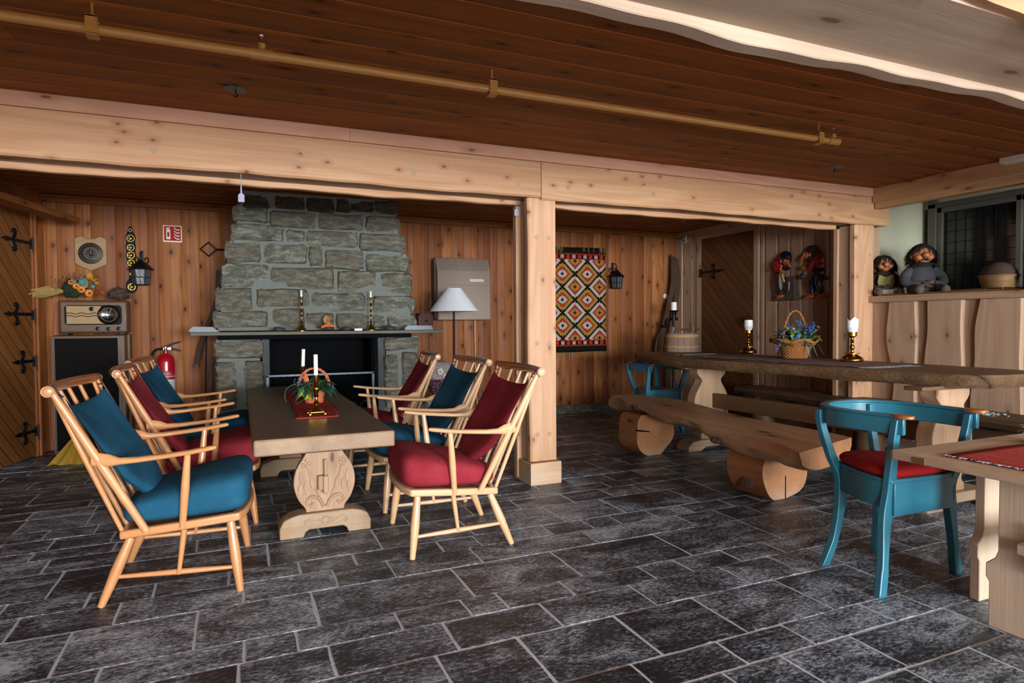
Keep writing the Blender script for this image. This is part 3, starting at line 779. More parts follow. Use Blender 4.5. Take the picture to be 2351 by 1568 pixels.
# ---- walls behind the viewer, with daylight windows
def wall_with_holes(name, fixed, axis, u0, u1, holes, label, mat):
    b = MB(); us = sorted({u0, u1, *[h[0] for h in holes], *[h[1] for h in holes]})
    for a, c in zip(us, us[1:]):
        hs = [h for h in holes if h[0] <= a and c <= h[1]]
        segs = [(0, CEIL)] if not hs else [(0, hs[0][2]), (hs[0][3], CEIL)]
        for z0, z1 in segs:
            if axis == 'x': b.box((a, fixed - .1, z0), (c, fixed, z1))
            else: b.box((fixed, a, z0), (fixed + .1, c, z1))
    return struct(b.build(name, mat), label)
wall_with_holes('wall_front', YS, 'x', -4.2, 6.8, [(.9, 3.8, .7, 2.2), (-2.3, -.1, .7, 2.2)], 'pine wall with daylight windows behind the viewer', 'greypine')
for n_, (a, c) in enumerate(((.9, 3.8), (-2.3, -.1))):
    wf = MB()
    for xx in (a, (a + c) / 2 - .025, c - .05): wf.box((xx, YS - .06, .7), (xx + .05, YS - .01, 2.2))
    wf.box((a, YS - .06, .7), (c, YS - .01, .75)); wf.box((a, YS - .06, 2.15), (c, YS - .01, 2.2))
    struct(wf.build('window_%d' % (n_ + 2), 'winframe'), 'daylight window in the wall behind the viewer')

# ================================================================ FIREPLACE
FY = 6.25
fp = thing('fireplace', (.75, FY, 0), 'grey stone block fireplace with tapered chimney breast in the corner', 'fireplace')
def crop(x, y, Y=FY): p = at(400 + x / 3.135, 400 + y / 3.135, Y=Y); return p.x, p.z
stones = [(500,150,685,245),(725,155,940,250),(955,170,1155,275),(1170,180,1265,275),(1275,190,1430,265),(1435,195,1600,285),
(425,230,675,345),(690,275,1020,385),(1040,285,1360,400),(1380,305,1620,415),
(410,365,785,480),(805,405,935,495),(945,415,1320,520),(1330,430,1660,555),
(370,490,620,630),(650,505,955,645),(970,525,1065,660),(1085,550,1360,685),(1380,575,1685,705),
(335,645,680,810),(695,675,1150,830),(1175,700,1445,850),(1490,715,1710,850),
(300,820,560,985),(595,830,965,960),(990,855,1370,985),(1430,880,1725,1000),
(285,985,675,1105),(705,970,940,1110),(945,1000,1145,1110),(1165,1000,1400,1110),(1430,1010,1520,1110),(1535,1020,1740,1110)]
def stone_block(mb, x0, z0, x1, z1, depth, rr, mi=0):
    """rough hewn block: rounded irregular outline, domed face"""
    cx, cz = (x0 + x1) / 2, (z0 + z1) / 2; hw, hh = (x1 - x0) / 2, (z1 - z0) / 2
    n = 28; ring = []
    for k in range(n):
        t = 2 * PI * k / n; c, s_ = math.cos(t), math.sin(t); e = .22
        px = hw * math.copysign(abs(c) ** e, c); pz = hh * math.copysign(abs(s_) ** e, s_)
        j = .009; ring.append((px + RNG.uniform(-j, j), pz + RNG.uniform(-j, j)))
    vs = []; tx, tz = RNG.uniform(-.015, .015), RNG.uniform(-.02, .02)
    for (sc, d) in ((1.0, .03), (1.0, -.004), (.93, -.022), (.6, -.03)):
        for px, pz in ring:
            ex = px - math.copysign(min(abs(px), hw * (1 - sc) if sc == .6 else .016 * (sc < 1)), px)
            ez = pz - math.copysign(min(abs(pz), hh * (1 - sc) if sc == .6 else .013 * (sc < 1)), pz)
            dd = d - (0 if d > 0 else tx * px / hw + tz * pz / hh + RNG.uniform(-.005, .005)) if d < -.01 else d
            vs.append((cx + ex, depth + dd, cz + ez))
    fs = []
    for i in range(3):
        for k in range(n):
            k2 = (k + 1) % n; fs.append((i * n + k, i * n + k2, (i + 1) * n + k2, (i + 1) * n + k))
    fs.append([3 * n + k for k in range(n)]); fs.append(list(range(n))[::-1])
    mb._add(vs, fs, mi, rr, True)
cbm = MB(); FX, = (.75,)
lefts, rights = [], []
for (x0, y0, x1, y1) in stones:
    a = crop(x0, (y0 + y1) / 2)[0]; c = crop(x1, (y0 + y1) / 2)[0]; xm = (x0 + x1) / 2
    zt = crop(xm, y0)[1]; zb = crop(xm, y1)[1]
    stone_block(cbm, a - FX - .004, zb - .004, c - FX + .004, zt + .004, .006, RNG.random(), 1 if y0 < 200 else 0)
chim = cbm.build('chimney_stones', ['stone', 'stone_dark'], fp); chim['label'] = 'rough grey-brown stone blocks'
xl0, xr0, xl1, xr1 = -.17 - FX, 1.62 - FX, .06 - FX, 1.44 - FX
mm = MB()
zl, zh = 1.115, CEIL - .005
vs = [(xl0, 0, zl), (xr0, 0, zl), (xr1, 0, zh), (xl1, 0, zh), (xl0, .9, zl), (xr0, .9, zl), (xr1, .9, zh), (xl1, .9, zh)]
vs = [(a, min(b_, YB - FY - .005), c) for a, b_, c in vs]
mm._add(vs, [(0, 1, 2, 3), (4, 7, 6, 5), (0, 4, 5, 1), (1, 5, 6, 2), (2, 6, 7, 3), (3, 7, 4, 0)], 0, .5)
mm.build('chimney_breast', 'mortar', fp)
# side stones on the left flank
for side_ in (0, 1):
  sd = MB()
  for k in range(9):
    z = 1.16 + k * .135; xx = lerp((xl0, xr0)[side_], (xl1, xr1)[side_], (z - zl) / (zh - zl))
    for q in range(3): sd.ell((xx, .12 + q * .28, z + .05), .03, .13, .058, 0, None, 10, 6, jit=.25, pw=.6)
  sd.build('flank_stones', 'stone', fp)
# jambs
for nm, (pa, pb) in (('left', (492, 606)), ('right', (880, 962))):
    xa = at(pa, 850, Y=FY).x - FX; xb = at(pb, 850, Y=FY).x - FX
    jb = MB(); jb.box((xa + .02, 0, 0), (xb - .012, YB - FY - .01, 1.045), 1, .5)
    wj = xb - xa
    if nm == 'left':
        blocks = [(0, .86, 1, 1.03), (0, .40, .45, .84), (.6, .40, 1, .84), (0, .02, .5, .38), (.52, .02, 1, .38)]
    else:
        blocks = [(0, .9, 1, 1.03), (0, .38, .42, .86), (.5, .5, 1, .88), (.45, .2, 1, .46), (0, .02, .42, .34)]
    for u0, z0, u1, z1 in blocks: stone_block(jb, xa + u0 * wj, z0, xa + u1 * wj, z1, .006, RNG.random())
    jb.build('jamb', ['stone', 'mortar'], fp)
ms = MB(); xa, xb = at(436, 765, Y=6.05).x - FX, at(1017, 764, Y=6.05).x - FX
ms.box((xa, -.2, 1.075), (xb, .25, 1.105))
ms.build('mantel_shelf', 'mantel', fp, bevel=.005)
lt = MB(); lt.box((-.92, -.1, 1.035), (.83, .1, 1.075)); lt.build('lintel', 'soot', fp, bevel=.003)
fb = MB(); x0, x1 = at(606, 850, Y=FY).x - FX, at(880, 850, Y=FY).x - FX; dpt = .62
fb.box((x0 - .03, .0, 0), (x0 + .05, dpt, 1.04), 1); fb.box((x1 - .05, .0, 0), (x1 + .03, dpt, 1.04), 1); fb.box((x0, dpt, 0), (x1, dpt + .05, 1.04), 0)
fb.box((x0, .0, 0), (x1, dpt, .18), 0); fb.box((x0, .02, 1.03), (x1, dpt, 1.05), 0)
fb.box((x0 + .05, .25, .1), (x0 + .08, dpt, 1.04), 0); fb.box((x1 - .08, .2, .1), (x1 - .05, dpt, 1.04), 0)
M['sootgrey'] = plain('sooty_render', '#4b4f50', .8, 0, .3, 30, var=.7)
fb.build('firebox', ['soot', 'sootgrey'], fp)
for k in range(5):
    lg = MB(); aa = (-.22 + .11 * k); lg.tube([(aa - .18, .3, .22 + .02 * (k % 2)), (aa + .16, .36 + .03 * k, .24 + .05 * (k % 2))], .04, 10); q = lg.build('firewood', 'moss', fp)
# fire screen
p0 = at(611, 863, Y=6.16); p1 = at(858, 856, Y=6.16)
fs = thing('fire_screen', ((p0.x + p1.x) / 2, 6.14, 0), 'black iron fire screen with grey riveted frame before the hearth', 'fire screen')
hw = (p1.x - p0.x) / 2; zt = p0.z
fm = MB(); fm.box((-hw, -.008, zt - .011), (hw, .008, zt + .006)); fm.box((-hw, -.008, 0), (-hw + .022, .008, zt)); fm.box((hw - .022, -.008, 0), (hw, .008, zt)); fm.box((-hw, -.008, .05), (hw, .008, .07))
for k in range(14): fm.ell((-hw + .05 + k * (2 * hw - .1) / 13, -.009, zt - .005), .005, .004, .005, 0, 0, 6, 4)
fm.build('frame', 'steel', fs)
mm = MB()
for k in range(40): mm.box((-hw + k * 2 * hw / 40, -.0015, .06), (-hw + k * 2 * hw / 40 + .002, .0005, zt))
for k in range(28): mm.box((-hw, -.002, .06 + k * (zt - .06) / 28), (hw, 0, .062 + k * (zt - .06) / 28))
q = mm.build('mesh', 'soot', fs)
sc = MB()
for sx in (-1, 1):
    for k in range(2):
        cx = sx * (.22 + .18 * k); pts = [(cx + (.11 - .013 * i) * math.cos(i * .75) * sx, -.03, .35 + (.11 - .013 * i) * math.sin(i * .75)) for i in range(8)]
        sc.tube(smoothpath(pts, 4), .006, 6)
    cx = sx * .5; sc.tube(smoothpath([(sx * .1, -.02, .07), (sx * .2, -.04, .25), (sx * .42, -.03, .33), (sx * .5, -.02, .2), (sx * .44, -.02, .12)], 5), .006, 6)
sc.build('scrollwork', 'steel', fs)

# items on the mantel  (top z 1.105)
MZ = 1.106
def slab_piece(px0, px1, z1, label, ybase=6.09, dep=.13, tap=.05):
    a, c = at(px0, 750, Y=ybase).x, at(px1, 750, Y=ybase).x
    b = MB(); b.prism([(-(c - a) / 2, 0), ((c - a) / 2, 0), ((c - a) / 2 - tap, z1 * .9), (-(c - a) / 2 + .03, z1), (-(c - a) / 2, z1 * .5)], 0, dep, 'xz')
    o = b.build('granite_slab', 'granite', bevel=.005, loc=((a + c) / 2, ybase - .03, MZ)); return tag(o, label, 'stone slab', None)
slab_piece(434, 505, .052, 'speckled grey granite slab at the left end of the mantel', 6.1, .3, .06)
slab_piece(928, 993, .048, 'light grey granite slab at the right end of the mantel', 6.1, .18, .012)
def candlestick(name, loc, label, prof, candle_r, candle_h, cz, mat='brass', group=None, glass=False):
    t = thing(name, loc, label, 'candlestick', 0, group)
    MB().lathe(prof, n=28).build('holder', mat, t)
    MB().lathe([(candle_r * .9, cz), (candle_r, cz + .004), (candle_r * .94, cz + candle_h - .004), (candle_r * .6, cz + candle_h)], n=20).build('candle', 'white', t)
    MB().tube([(0, 0, cz + candle_h - .002), (.001, 0, cz + candle_h + .009)], .001, 5).build('wick', 'black', t)
    return t
tallprof = [(.06, 0), (.06, .006), (.052, .012), (.05, .02), (.03, .045), (.014, .07), (.009, .085), (.018, .098), (.009, .112), (.008, .16), (.017, .17), (.008, .18), (.008, .22), (.016, .23), (.008, .24), (.009, .29), (.019, .305), (.009, .32), (.01, .335), (.013, .37), (.02, .385), (.02, .39)]
for px, lab in ((693, 'tall turned brass candlestick on the mantel, left one, nearer the gnome on its right'), (852, 'tall turned brass candlestick on the mantel, right one, nearer the lamp')):
    p = at(px, 755, Y=6.14); candlestick('brass_candlestick', (p.x, 6.14, MZ), lab, [(a * .82, b_ * .82) for a, b_ in tallprof], .0105, .065, .315, 'brassdk', 'tall brass candlesticks on the mantel')
# gnome figure
p = at(753, 755, Y=6.12)
gn = thing('gnome_figurine', (p.x, 6.09, MZ + .004), 'small gnome figure with grey hair and orange arms on the mantel', 'figurine')
MB().ell((0, 0, .02), .05, .04, .025, jit=.3).build('base', 'stoneblk', gn)
g_ = MB(); g_.ell((0, 0, .055), .03, .028, .035); g_.build('body', 'bark', gn)
g_ = MB(); g_.tube(smoothpath([(-.062, -.02, .03), (-.03, -.03, .045), (0, -.035, .046), (.03, -.03, .045), (.062, -.02, .034)], 4), .013, 8); g_.build('arms', 'peach', gn)
g_ = MB(); g_.ell((0, -.005, .105), .023, .022, .026); g_.ell((0, -.03, .102), .007, .009, .007); g_.build('head', 'skin', gn)
g_ = MB(); g_.ell((-.012, .006, .115), .03, .025, .022, jit=.5); g_.ell((-.03, .0, .1), .014, .014, .03, jit=.5); g_.build('hair', 'straw', gn)
def rock(px, r_, lab, Y=6.1):
    p = at(px, 757, Y=Y); o = MB().ell((0, 0, r_ * .38), r_, r_ * .7, r_ * .45, jit=.6, nu=16, nv=10).build('mineral_rock', 'stoneblk', loc=(p.x, Y - .03, MZ + .001)); return tag(o, lab, 'rock')
rock(641, .048, 'rounded dark grey rock on the mantel left of the candlesticks')
rock(795, .046, 'jagged dark rock on the mantel just right of the gnome', 6.13)
rock(893, .055, 'black and white rock on the mantel beside the right candlestick')
p = at(822, 755, Y=6.08); tag(MB().box((-.035, -.02, 0), (.035, .02, .02)).build('matchbox', 'whitepl', loc=(p.x, 6.08, MZ)), 'small white matchbox on the mantel right of the gnome', 'matchbox')
p = at(974, 740, Y=6.3)
bx = thing('leather_box', (p.x, 6.32, MZ + 0), 'dark red leather-covered box behind the right granite slab', 'box', .25)
b = MB(); b.prism([(-.085, 0), (.085, 0), (.085, .14), (.06, .17), (-.06, .17), (-.085, .14)], -.05, .05, 'xz'); b.build('case', 'dkred_leather', bx, bevel=.006)
MB().box((-.014, -.058, .08), (.014, -.048, .10)).build('clasp', 'black', bx)

# items left of fireplace
def stick(pts, rad, mat, name, lab, cat, Y):
    P = [at(x, y, Y=Y + k * dy) for k, (x, y, dy) in enumerate([(a, b_, 0) for a, b_ in pts])]
    b = MB(); q = P[0]
    b.tube(smoothpath([tuple(p - P[-1]) for p in P], 4), rad, 8); return tag(b.build(name, mat, loc=P[-1]), lab, cat)
stick([(503, 620), (497, 690), (478, 745), (462, 790), (452, 835)], [.024, .026, .024, .022] * 4 + [.012], 'moss', 'wooden_stick', 'knobbly wooden stick leaning at the left flank of the fireplace', 'stick', 7.0)
stick([(474, 770), (473, 830), (472, 905)], .007, 'black', 'fire_poker', 'twisted black iron poker hanging left of the fireplace', 'poker', 6.58)
stick([(487, 820), (482, 900), (476, 980), (474, 1010)], .02, 'moss', 'firewood_log', 'dark log standing on the floor left of the fireplace', 'log', 6.55)
# iron bracket
p = at(479, 572, Y=7.06)
ib = thing('iron_trivet', (p.x, 7.07, p.z), 'diamond-shaped twisted black iron bracket on the wall left of the fireplace', 'wall ornament')
b = MB(); b.tube([(-.075, 0, 0), (0, 0, .07), (.07, 0, 0), (0, 0, -.07)], .008, 8, closed=True); b.build('ring', 'black', ib)
MB().tube([(.07, 0, 0), (.22, 0, 0)], .009, 8).build('arm', 'black', ib)
MB().tube([(.0, 0, 0.07), (0, .05, .07)], .004, 6).build('nail', 'black', ib)

# ================================================================ LEFT WALL DECOR
# speaker cabinet + radio
sp = thing('speaker_cabinet', (-1.25, 6.98, 0), 'tall walnut speaker cabinet with black cloth front under the radio', 'speaker')
b = MB(); b.box((-.3, -.0, 0), (.3, .13, 1.085), 0); b.box((-.28, -.16, 0), (.28, 0, 1.08), 0); b.build('cabinet', 'walnut', sp, bevel=.006)
MB().box((-.262, -.172, .04), (.222, -.16, 1.055)).build('speaker_cloth', 'cloth_black', sp, bevel=.004)
b = MB(); b.box((-.278, -.176, .02), (-.272, -.16, 1.075)); b.box((.236, -.176, .02), (.240, -.16, 1.075)); b.build('edge_trim', 'steel', sp)
rd = thing('table_radio', (-1.215, 6.86, 1.087), 'old walnut valve radio with round black dial on the speaker cabinet', 'radio')
b = MB(); b.box((-.27, -.02, .012), (.27, .2, .315), 0); b.build('case', 'walnut', rd, bevel=.022, seg=4)
for sx in (-.24, .2): MB().box((sx, -.01, 0), (sx + .04, .18, .014)).build('foot_strip', 'black', rd)
def rrect(w_, h_, r_, n=6):
    pts = []
    for cx, cy, a0 in ((w_ - r_, h_ - r_, 0), (-w_ + r_, h_ - r_, 90), (-w_ + r_, -h_ + r_, 180), (w_ - r_, -h_ + r_, 270)):
        for k in range(n + 1):
            a = math.radians(a0 + 90 * k / n); pts.append((cx + r_ * math.cos(a), cy + r_ * math.sin(a)))
    return pts
MB().prism(rrect(.222, .09, .03), -.03, -.02, 'xz', mat=T(0, 0, .18)).build('bezel', 'leather', rd, bevel=.003)
MB().prism([(-.205, .10), (.105, .10), (.06, .18), (.06, .262), (-.205, .262)], -.034, -.03, 'xz').build('grille_cloth', 'gold_cloth', rd)
b = MB()
for dz in (-.012, .012): b.tube([(-.205 + .27 * k / 24, -.036, .182 + dz + .006 * math.sin(k * .75)) for k in range(25)], .0035, 6)
b.build('wavy_bar', 'leather', rd)
RXm = Rx(PI / 2)
b = MB(); b.lathe([(.086, 0), (.09, .008), (.083, .014), (.078, .01)], (.122, -.03, .182), 36, mat=RXm); b.build('dial', 'glassdk', rd)
b = MB(); b.tube([(.122 + .062 * math.cos(t * PI / 18), -.043, .182 + .062 * math.sin(t * PI / 18)) for t in range(36)], .0015, 5, closed=True); b.build('dial_ring', 'orange', rd)
b = MB(); b.tube([(.112, -.044, .15), (.145, -.044, .24)], .0012, 5); b.box((.115, -.046, .178), (.133, -.042, .184)); b.build('needle', 'eyew', rd)
for cx, cz, r_ in ((.03, .055, .018), (.115, .052, .018), (.195, .054, .018), (-.012, .235, .021)):
    b = MB(); b.lathe([(r_, 0), (r_, .012), (r_ * .7, .016), (r_ * .55, .012)], (cx, -.025, cz), 20, mat=RXm); k_ = b.build('knob', 'leather', rd)
    b = MB(); b.tube([(cx + r_ * .78 * math.cos(t * PI / 10), -.041, cz + r_ * .78 * math.sin(t * PI / 10)) for t in range(20)], .0018, 5, closed=True); b.build('knob_ring', 'chrome', k_)
# dried bouquet
bq = thing('dried_bouquet', (-1.37, 6.86, 1.42), 'dried bouquet of straw, orange flowers and moss on the radio', 'flower arrangement')
b = MB(); rr = random.Random(5)
for k in range(70):
    a = rr.uniform(-.35, .3); L = rr.uniform(.16, .24)
    b.tube([(-.03, 0, .05), (-.03 - L * math.cos(a) * .6, rr.uniform(-.03, .03), .05 + L * math.sin(a) * .5), (-.03 - L * math.cos(a), rr.uniform(-.05, .05), .035 + L * math.sin(a) * .8 - .03)], [.002, .0025, .004], 4)
b.build('straw', 'straw', bq)
b = MB()
for k in range(500):
    c = Vector((rr.gauss(.0, .05), rr.gauss(0, .03), abs(rr.gauss(.07, .045)) + .004)); d = Vector((rr.uniform(-1, 1), rr.uniform(-1, .3), rr.uniform(-.3, 1))).normalized()
    b.leaf(c, d, .03, .006, 0, .1)
b.ell((0, .01, .07), .075, .045, .065, jit=.4); b.build('moss', 'mossg', bq)
def daisy(mb, c, R_, n=12, mi=0, mc=1, facing=(0, -1, .2)):
    f = Vector(facing).normalized(); q = f.to_track_quat('Z', 'Y').to_matrix()
    for k in range(n):
        t = 2 * PI * k / n; d = q @ Vector((math.cos(t), math.sin(t), .25)); mb.leaf(Vector(c), d, R_, R_ * .5, mi, 0, f)
    mb.ell(c, R_ * .3, R_ * .3, R_ * .3, mc, 0, 8, 6)
b = MB()
for c, R_ in (((.06, -.05, .06), .03), ((.11, -.04, .035), .032), ((.03, -.055, .085), .026), ((.0, -.05, .115), .025), ((.085, -.045, .09), .024)): daisy(b, c, R_, 12, 0, 1, (rr.uniform(-.3, .3), -1, .3))
b.build('orange_flower', ['orange', 'moss'], bq)
b = MB()
for k in range(9): b.leaf((.13 + rr.uniform(-.03, .03), -.03, .13 + rr.uniform(-.03, .03)), (rr.uniform(-1, 1), -.4, rr.uniform(-.2, 1)), .05, .035, 0, .1)
b.ell((.11, -.02, .165), .022, .018, .022); b.build('yellow_flower', 'yellow', bq)
b = MB()
for k in range(8): b.leaf((.16 + rr.uniform(-.02, .02), -.03, .07 + rr.uniform(-.03, .03)), (rr.uniform(-1, 1), -.5, rr.uniform(-.8, .6)), .05, .035, 0, .1)
b.build('peach_leaves', 'peach', bq)
b = MB(); b.lathe([(.03, 0), (.032, .01), (.018, .02), (.006, .012)], (.075, -.05, .115), 16, mat=RXm); b.ell((.135, -.05, .085), .017, .015, .017); b.ell((.02, -.05, .12), .014, .012, .014); b.build('blue_pod', 'leafblue', bq); bq.scale = (1.2, 1.1, 1.25)
ms_ = MB(); ms_.ell((0, 0, .045), .085, .05, .055, jit=.5)
for k in range(900):
    t = rr.uniform(0, 2 * PI); u = rr.uniform(0, 1); c = Vector((.08 * math.cos(t) * math.sqrt(1 - u * u), .048 * math.sin(t) * math.sqrt(1 - u * u), .11 * u * rr.uniform(.7, 1)))
    ms_.leaf(c, (rr.uniform(-1, 1), rr.uniform(-1, 1), rr.uniform(-.3, 1)), .04, .006, 0, .2)
tag(ms_.build('dried_moss', 'moss', loc=(-1.02, 6.88, 1.414)), 'brown clump of dried moss on the right of the radio', 'moss clump')

# shield plaque
p = at(209, 582, Y=YB - .01)
pl = thing('shield_plaque', (p.x, YB - .005, p.z), 'oak shield plaque with a dark bronze disc on the wall above the radio', 'plaque')
W = .13; shp = [(-W, .14), (-.075, .165), (-.03, .14), (.03, .14), (.075, .165), (W, .14), (W, -.1), (.07, -.135), (0, -.165), (-.07, -.135), (-W, -.1)]
MB().prism(shp, -.02, 0, 'xz').build('shield', 'oak', pl, bevel=.007)
b = MB(); b.lathe([(.1, 0), (.1, .006), (.094, .01), (.074, .008), (.07, .011), (.055, .011)], (0, -.02, 0), 40, mat=RXm)
rr = random.Random(2)
for k in range(26):
    t = k * 2 * PI / 26; b.box((.083 * math.cos(t) - .003, -.034, .083 * math.sin(t) - .006), (.083 * math.cos(t) + .003, -.029, .083 * math.sin(t) + .006))
b.ell((0, -.033, .01), .02, .006, .028, jit=.4); b.ell((-.022, -.033, 0), .012, .004, .02, jit=.4); b.ell((.024, -.033, -.006), .012, .004, .022, jit=.4); b.ell((.004, -.033, -.03), .015, .004, .012, jit=.4)
b.build('bronze_disc', 'bronze', pl)

# fire sign (a flat photoluminescent sign)
p = at(396, 537, Y=YB - .004)
sg = thing('fire_extinguisher_sign', (p.x, YB - .004, p.z), 'square red and white fire extinguisher sign on the pine wall', 'sign')
MB().box((-.083, -.004, -.083), (.083, 0, .083)).build('panel', 'signwhite', sg, bevel=.001)
MB().box((-.073, -.0055, -.068), (.073, -.003, .073)).build('red_field', 'signred', sg)
b = MB(); b.box((-.055, -.007, -.055), (-.018, -.005, .035)); b.ell((-.036, -.006, .035), .018, .001, .014, 0, 0, 16, 8); b.box((-.042, -.007, .04), (-.030, -.005, .056)); b.prism([(-.06, .052), (-.042, .062), (-.02, .062), (-.02, .055), (-.042, .054), (-.058, .042)], -.007, -.005, 'xz')
b.build('extinguisher_symbol', 'signwhite', sg)
MB().box((-.046, -.008, -.03), (-.027, -.0068, .015)).build('symbol_window', 'signred', sg)
b = MB()
for k in range(4):
    z = -.052 + k * .03; b.prism([(.01, z + .035), (.018, z + .012), (.04, z - .004), (.06, z - .004), (.062, z + .01), (.04, z + .006), (.024, z + .018)], -.007, -.005, 'xz')
b.build('flame_symbol', 'signwhite', sg)
# horse brass strap
p = at(299, 520, Y=YB - .02); p2 = at(299, 676, Y=YB - .02)
hb_ = thing('horse_brass_strap', (p.x, YB - .012, p.z), 'black leather strap of round horse brasses hanging on the wall', 'horse brasses')
Ls = p.z - p2.z
prof = [(0, .012), (.05, .02), (.10, .034), (.14, .044), (.2, .036), (.26, .044), (.32, .036), (.38, .044), (.44, .036), (.48, .04), (.53, .018), (.58, .02), (.62, .016), (.68, .022), (.73, .044), (.78, .05), (.83, .044), (.87, .02)]
L_ = Ls / .87 * .98
pts = [(w_, -z_ * L_) for z_, w_ in prof] + [(-w_, -z_ * L_) for z_, w_ in prof[::-1]]
MB().prism(pts, -.006, 0, 'xz').build('strap', 'leather', hb_, bevel=.002)
for z_, r_ in ((.05, .016), (.155, .037), (.275, .034), (.375, .036), (.475, .034), (.55, .013), (.62, .013), (.79, .036)):
    b = MB(); b.tube([(r_ * .85 * math.cos(t * PI / 12), -.011, -z_ * L_ + r_ * .85 * math.sin(t * PI / 12)) for t in range(24)], .004, 6, closed=True)
    if r_ > .02:
        b.ell((0, -.011, -z_ * L_), r_ * .4, .005, r_ * .4, nu=10, nv=6)
        for k in range(6): t = k * PI / 3; b.tube([(r_ * .3 * math.cos(t), -.011, -z_ * L_ + r_ * .3 * math.sin(t)), (r_ * .85 * math.cos(t), -.011, -z_ * L_ + r_ * .85 * math.sin(t))], .003, 5)
    b.build('brass_disc', 'brassdk', hb_)
# wall lanterns
def lantern(loc, label, flip=1):
    t = thing('wall_lantern', loc, label, 'lantern', 0, 'black iron wall lanterns')
    b = MB(); b.box((-.012 * 1, -.012, .06), (.012, 0, .22)); b.tube(smoothpath([(0, -.01, .2), (0, -.07, .2), (.0, -.11, .16), (0, -.11, .12)], 5), .006, 6)
    for sx in (-1, 1):
        b.tube(smoothpath([(0, -.03, .07), (sx * .03, -.03, .08), (sx * .06, -.03, .12), (sx * .045, -.03, .15), (sx * .025, -.03, .135), (sx * .035, -.03, .12)], 5), .005, 6)
    b.build('bracket', 'black', t)
    b = MB()
    def hexa(r0_, z0, r1_, z1, mb, mi=0): mb.lathe([(r0_, z0), (r1_, z1)], (0, -.11, 0), 6, mi, smooth=False)
    hexa(.11, .03, .012, .12, b); b.lathe([(.108, .022), (.112, .03), (.108, .034)], (0, -.11, 0), 6, smooth=False)
    b.build('roof', 'black', t)
    b = MB()
    for k in range(6):
        a = k * PI / 3; b.tube([(.068 * math.cos(a), -.11 + .068 * math.sin(a), -.12), (.085 * math.cos(a), -.11 + .085 * math.sin(a), .025)], .005, 6)
        a2 = a + PI / 6; b.tube([(.06 * math.cos(a2), -.11 + .06 * math.sin(a2), -.12), (.074 * math.cos(a2), -.11 + .074 * math.sin(a2), .025)], .002, 5)
    for zz, rr_ in ((-.12, .068), (-.05, .077)): b.tube([(rr_ * math.cos(k * PI / 3), -.11 + rr_ * math.sin(k * PI / 3), zz) for k in range(6)], .004, 6, closed=True)
    b.lathe([(.068, -.125), (.07, -.12)], (0, -.11, 0), 6, smooth=False); b.build('cage', 'black', t)
    b = MB(); b.lathe([(.064, -.118), (.08, .022)], (0, -.11, 0), 6, smooth=False); b.build('glass', M['lantglass'], t)
    return t
M['lantglass'] = plain('hammered_grey_glass', '#4c5052', .25, 0, .6, 90)
p = at(323, 620, Y=7.0); lantern((p.x, YB - .0, p.z - .02), 'black iron wall lantern beside the horse brasses above the radio')
p = at(1420, 637, Y=7.0); lantern((p.x - .02, YB, p.z - .02), 'black iron wall lantern right of the patterned kilim')
# fire extinguisher
p = at(382, 860, Y=7.0)
fe = thing('fire_extinguisher', (p.x, 7.0, .35), 'red fire extinguisher with white label hanging on the pine wall', 'fire extinguisher')
R_ = .078
MB().lathe([(R_ * .9, 0), (R_, .01), (R_, .46), (R_ * .9, .5), (R_ * .6, .53), (.02, .545), (.018, .57)], n=32).build('cylinder', 'red_ext', fe)
b = MB(); b.lathe([(.016, .565), (.02, .58), (.02, .61), (.01, .62)], n=16); b.box((-.02, -.012, .58), (.045, .012, .60)); b.build('valve', 'chrome', fe)
b = MB(); b.tube([(.0, 0, .605), (.06, 0, .635), (.13, 0, .655)], [.009, .009, .007], 8); b.tube([(.02, 0, .59), (.07, 0, .585), (.13, 0, .565)], [.009, .009, .007], 8); b.build('lever', 'steel', fe)
MB().tube(smoothpath([(-.02, 0, .59), (-.08, 0, .58), (-.115, 0, .52), (-.12, .01, .3), (-.1, .01, .1)], 6), .011, 10).build('hose', 'leather', fe)
b = MB()
def band(mb, z0, z1, r_, a0, a1, mi=0):
    n = 14; vs = []; fs = []
    for k in range(n + 1):
        a = lerp(a0, a1, k / n); vs += [(r_ * math.cos(a), r_ * math.sin(a), z0), (r_ * math.cos(a), r_ * math.sin(a), z1)]
    for k in range(n): fs.append((2 * k, 2 * k + 2, 2 * k + 3, 2 * k + 1))
    mb._add(vs, fs, mi, 0, True)
band(b, .06, .36, R_ + .0008, -PI * .92, -PI * .08); b.build('label', 'paper', fe)
b = MB(); band(b, .325, .375, R_ + .0016, -PI * .9, -PI * .1); band(b, .29, .318, R_ + .0016, -PI * .9, -PI * .1); b.build('label_band', 'signtext', fe)
def text(body, size, loc, rot, mat, parent, name='lettering', ext=.0006):
    c = bpy.data.curves.new(name, 'FONT'); c.body = body; c.size = size; c.align_x = 'CENTER'; c.align_y = 'CENTER'; c.extrude = ext
    o = bpy.data.objects.new(name, c); COL.objects.link(o); dg = bpy.context.evaluated_depsgraph_get()
    me = bpy.data.meshes.new_from_object(o.evaluated_get(dg)); bpy.data.objects.remove(o)
    me.materials.append(M[mat]); q = bpy.data.objects.new(name, me); COL.objects.link(q); q.parent = parent; q.location = loc; q.rotation_euler = rot
    return q
text('Nordic', .034, (0, -R_ - .003, .349), (PI / 2, 0, 0), 'paper', fe)
b = MB()
for k in range(5): b.box((-.045, -.0815, .285 - k * .022 - .006), (.05 - .008 * k, -.0790, .285 - k * .022))
M['ink'] = plain('label_ink', '#8c8c90', .6)
b = MB(); 
for k in range(5): band(b, .262 - k * .02, .267 - k * .02, R_ + .0016, -PI * .78, -PI * .25)
b.build('label_text', 'ink', fe)
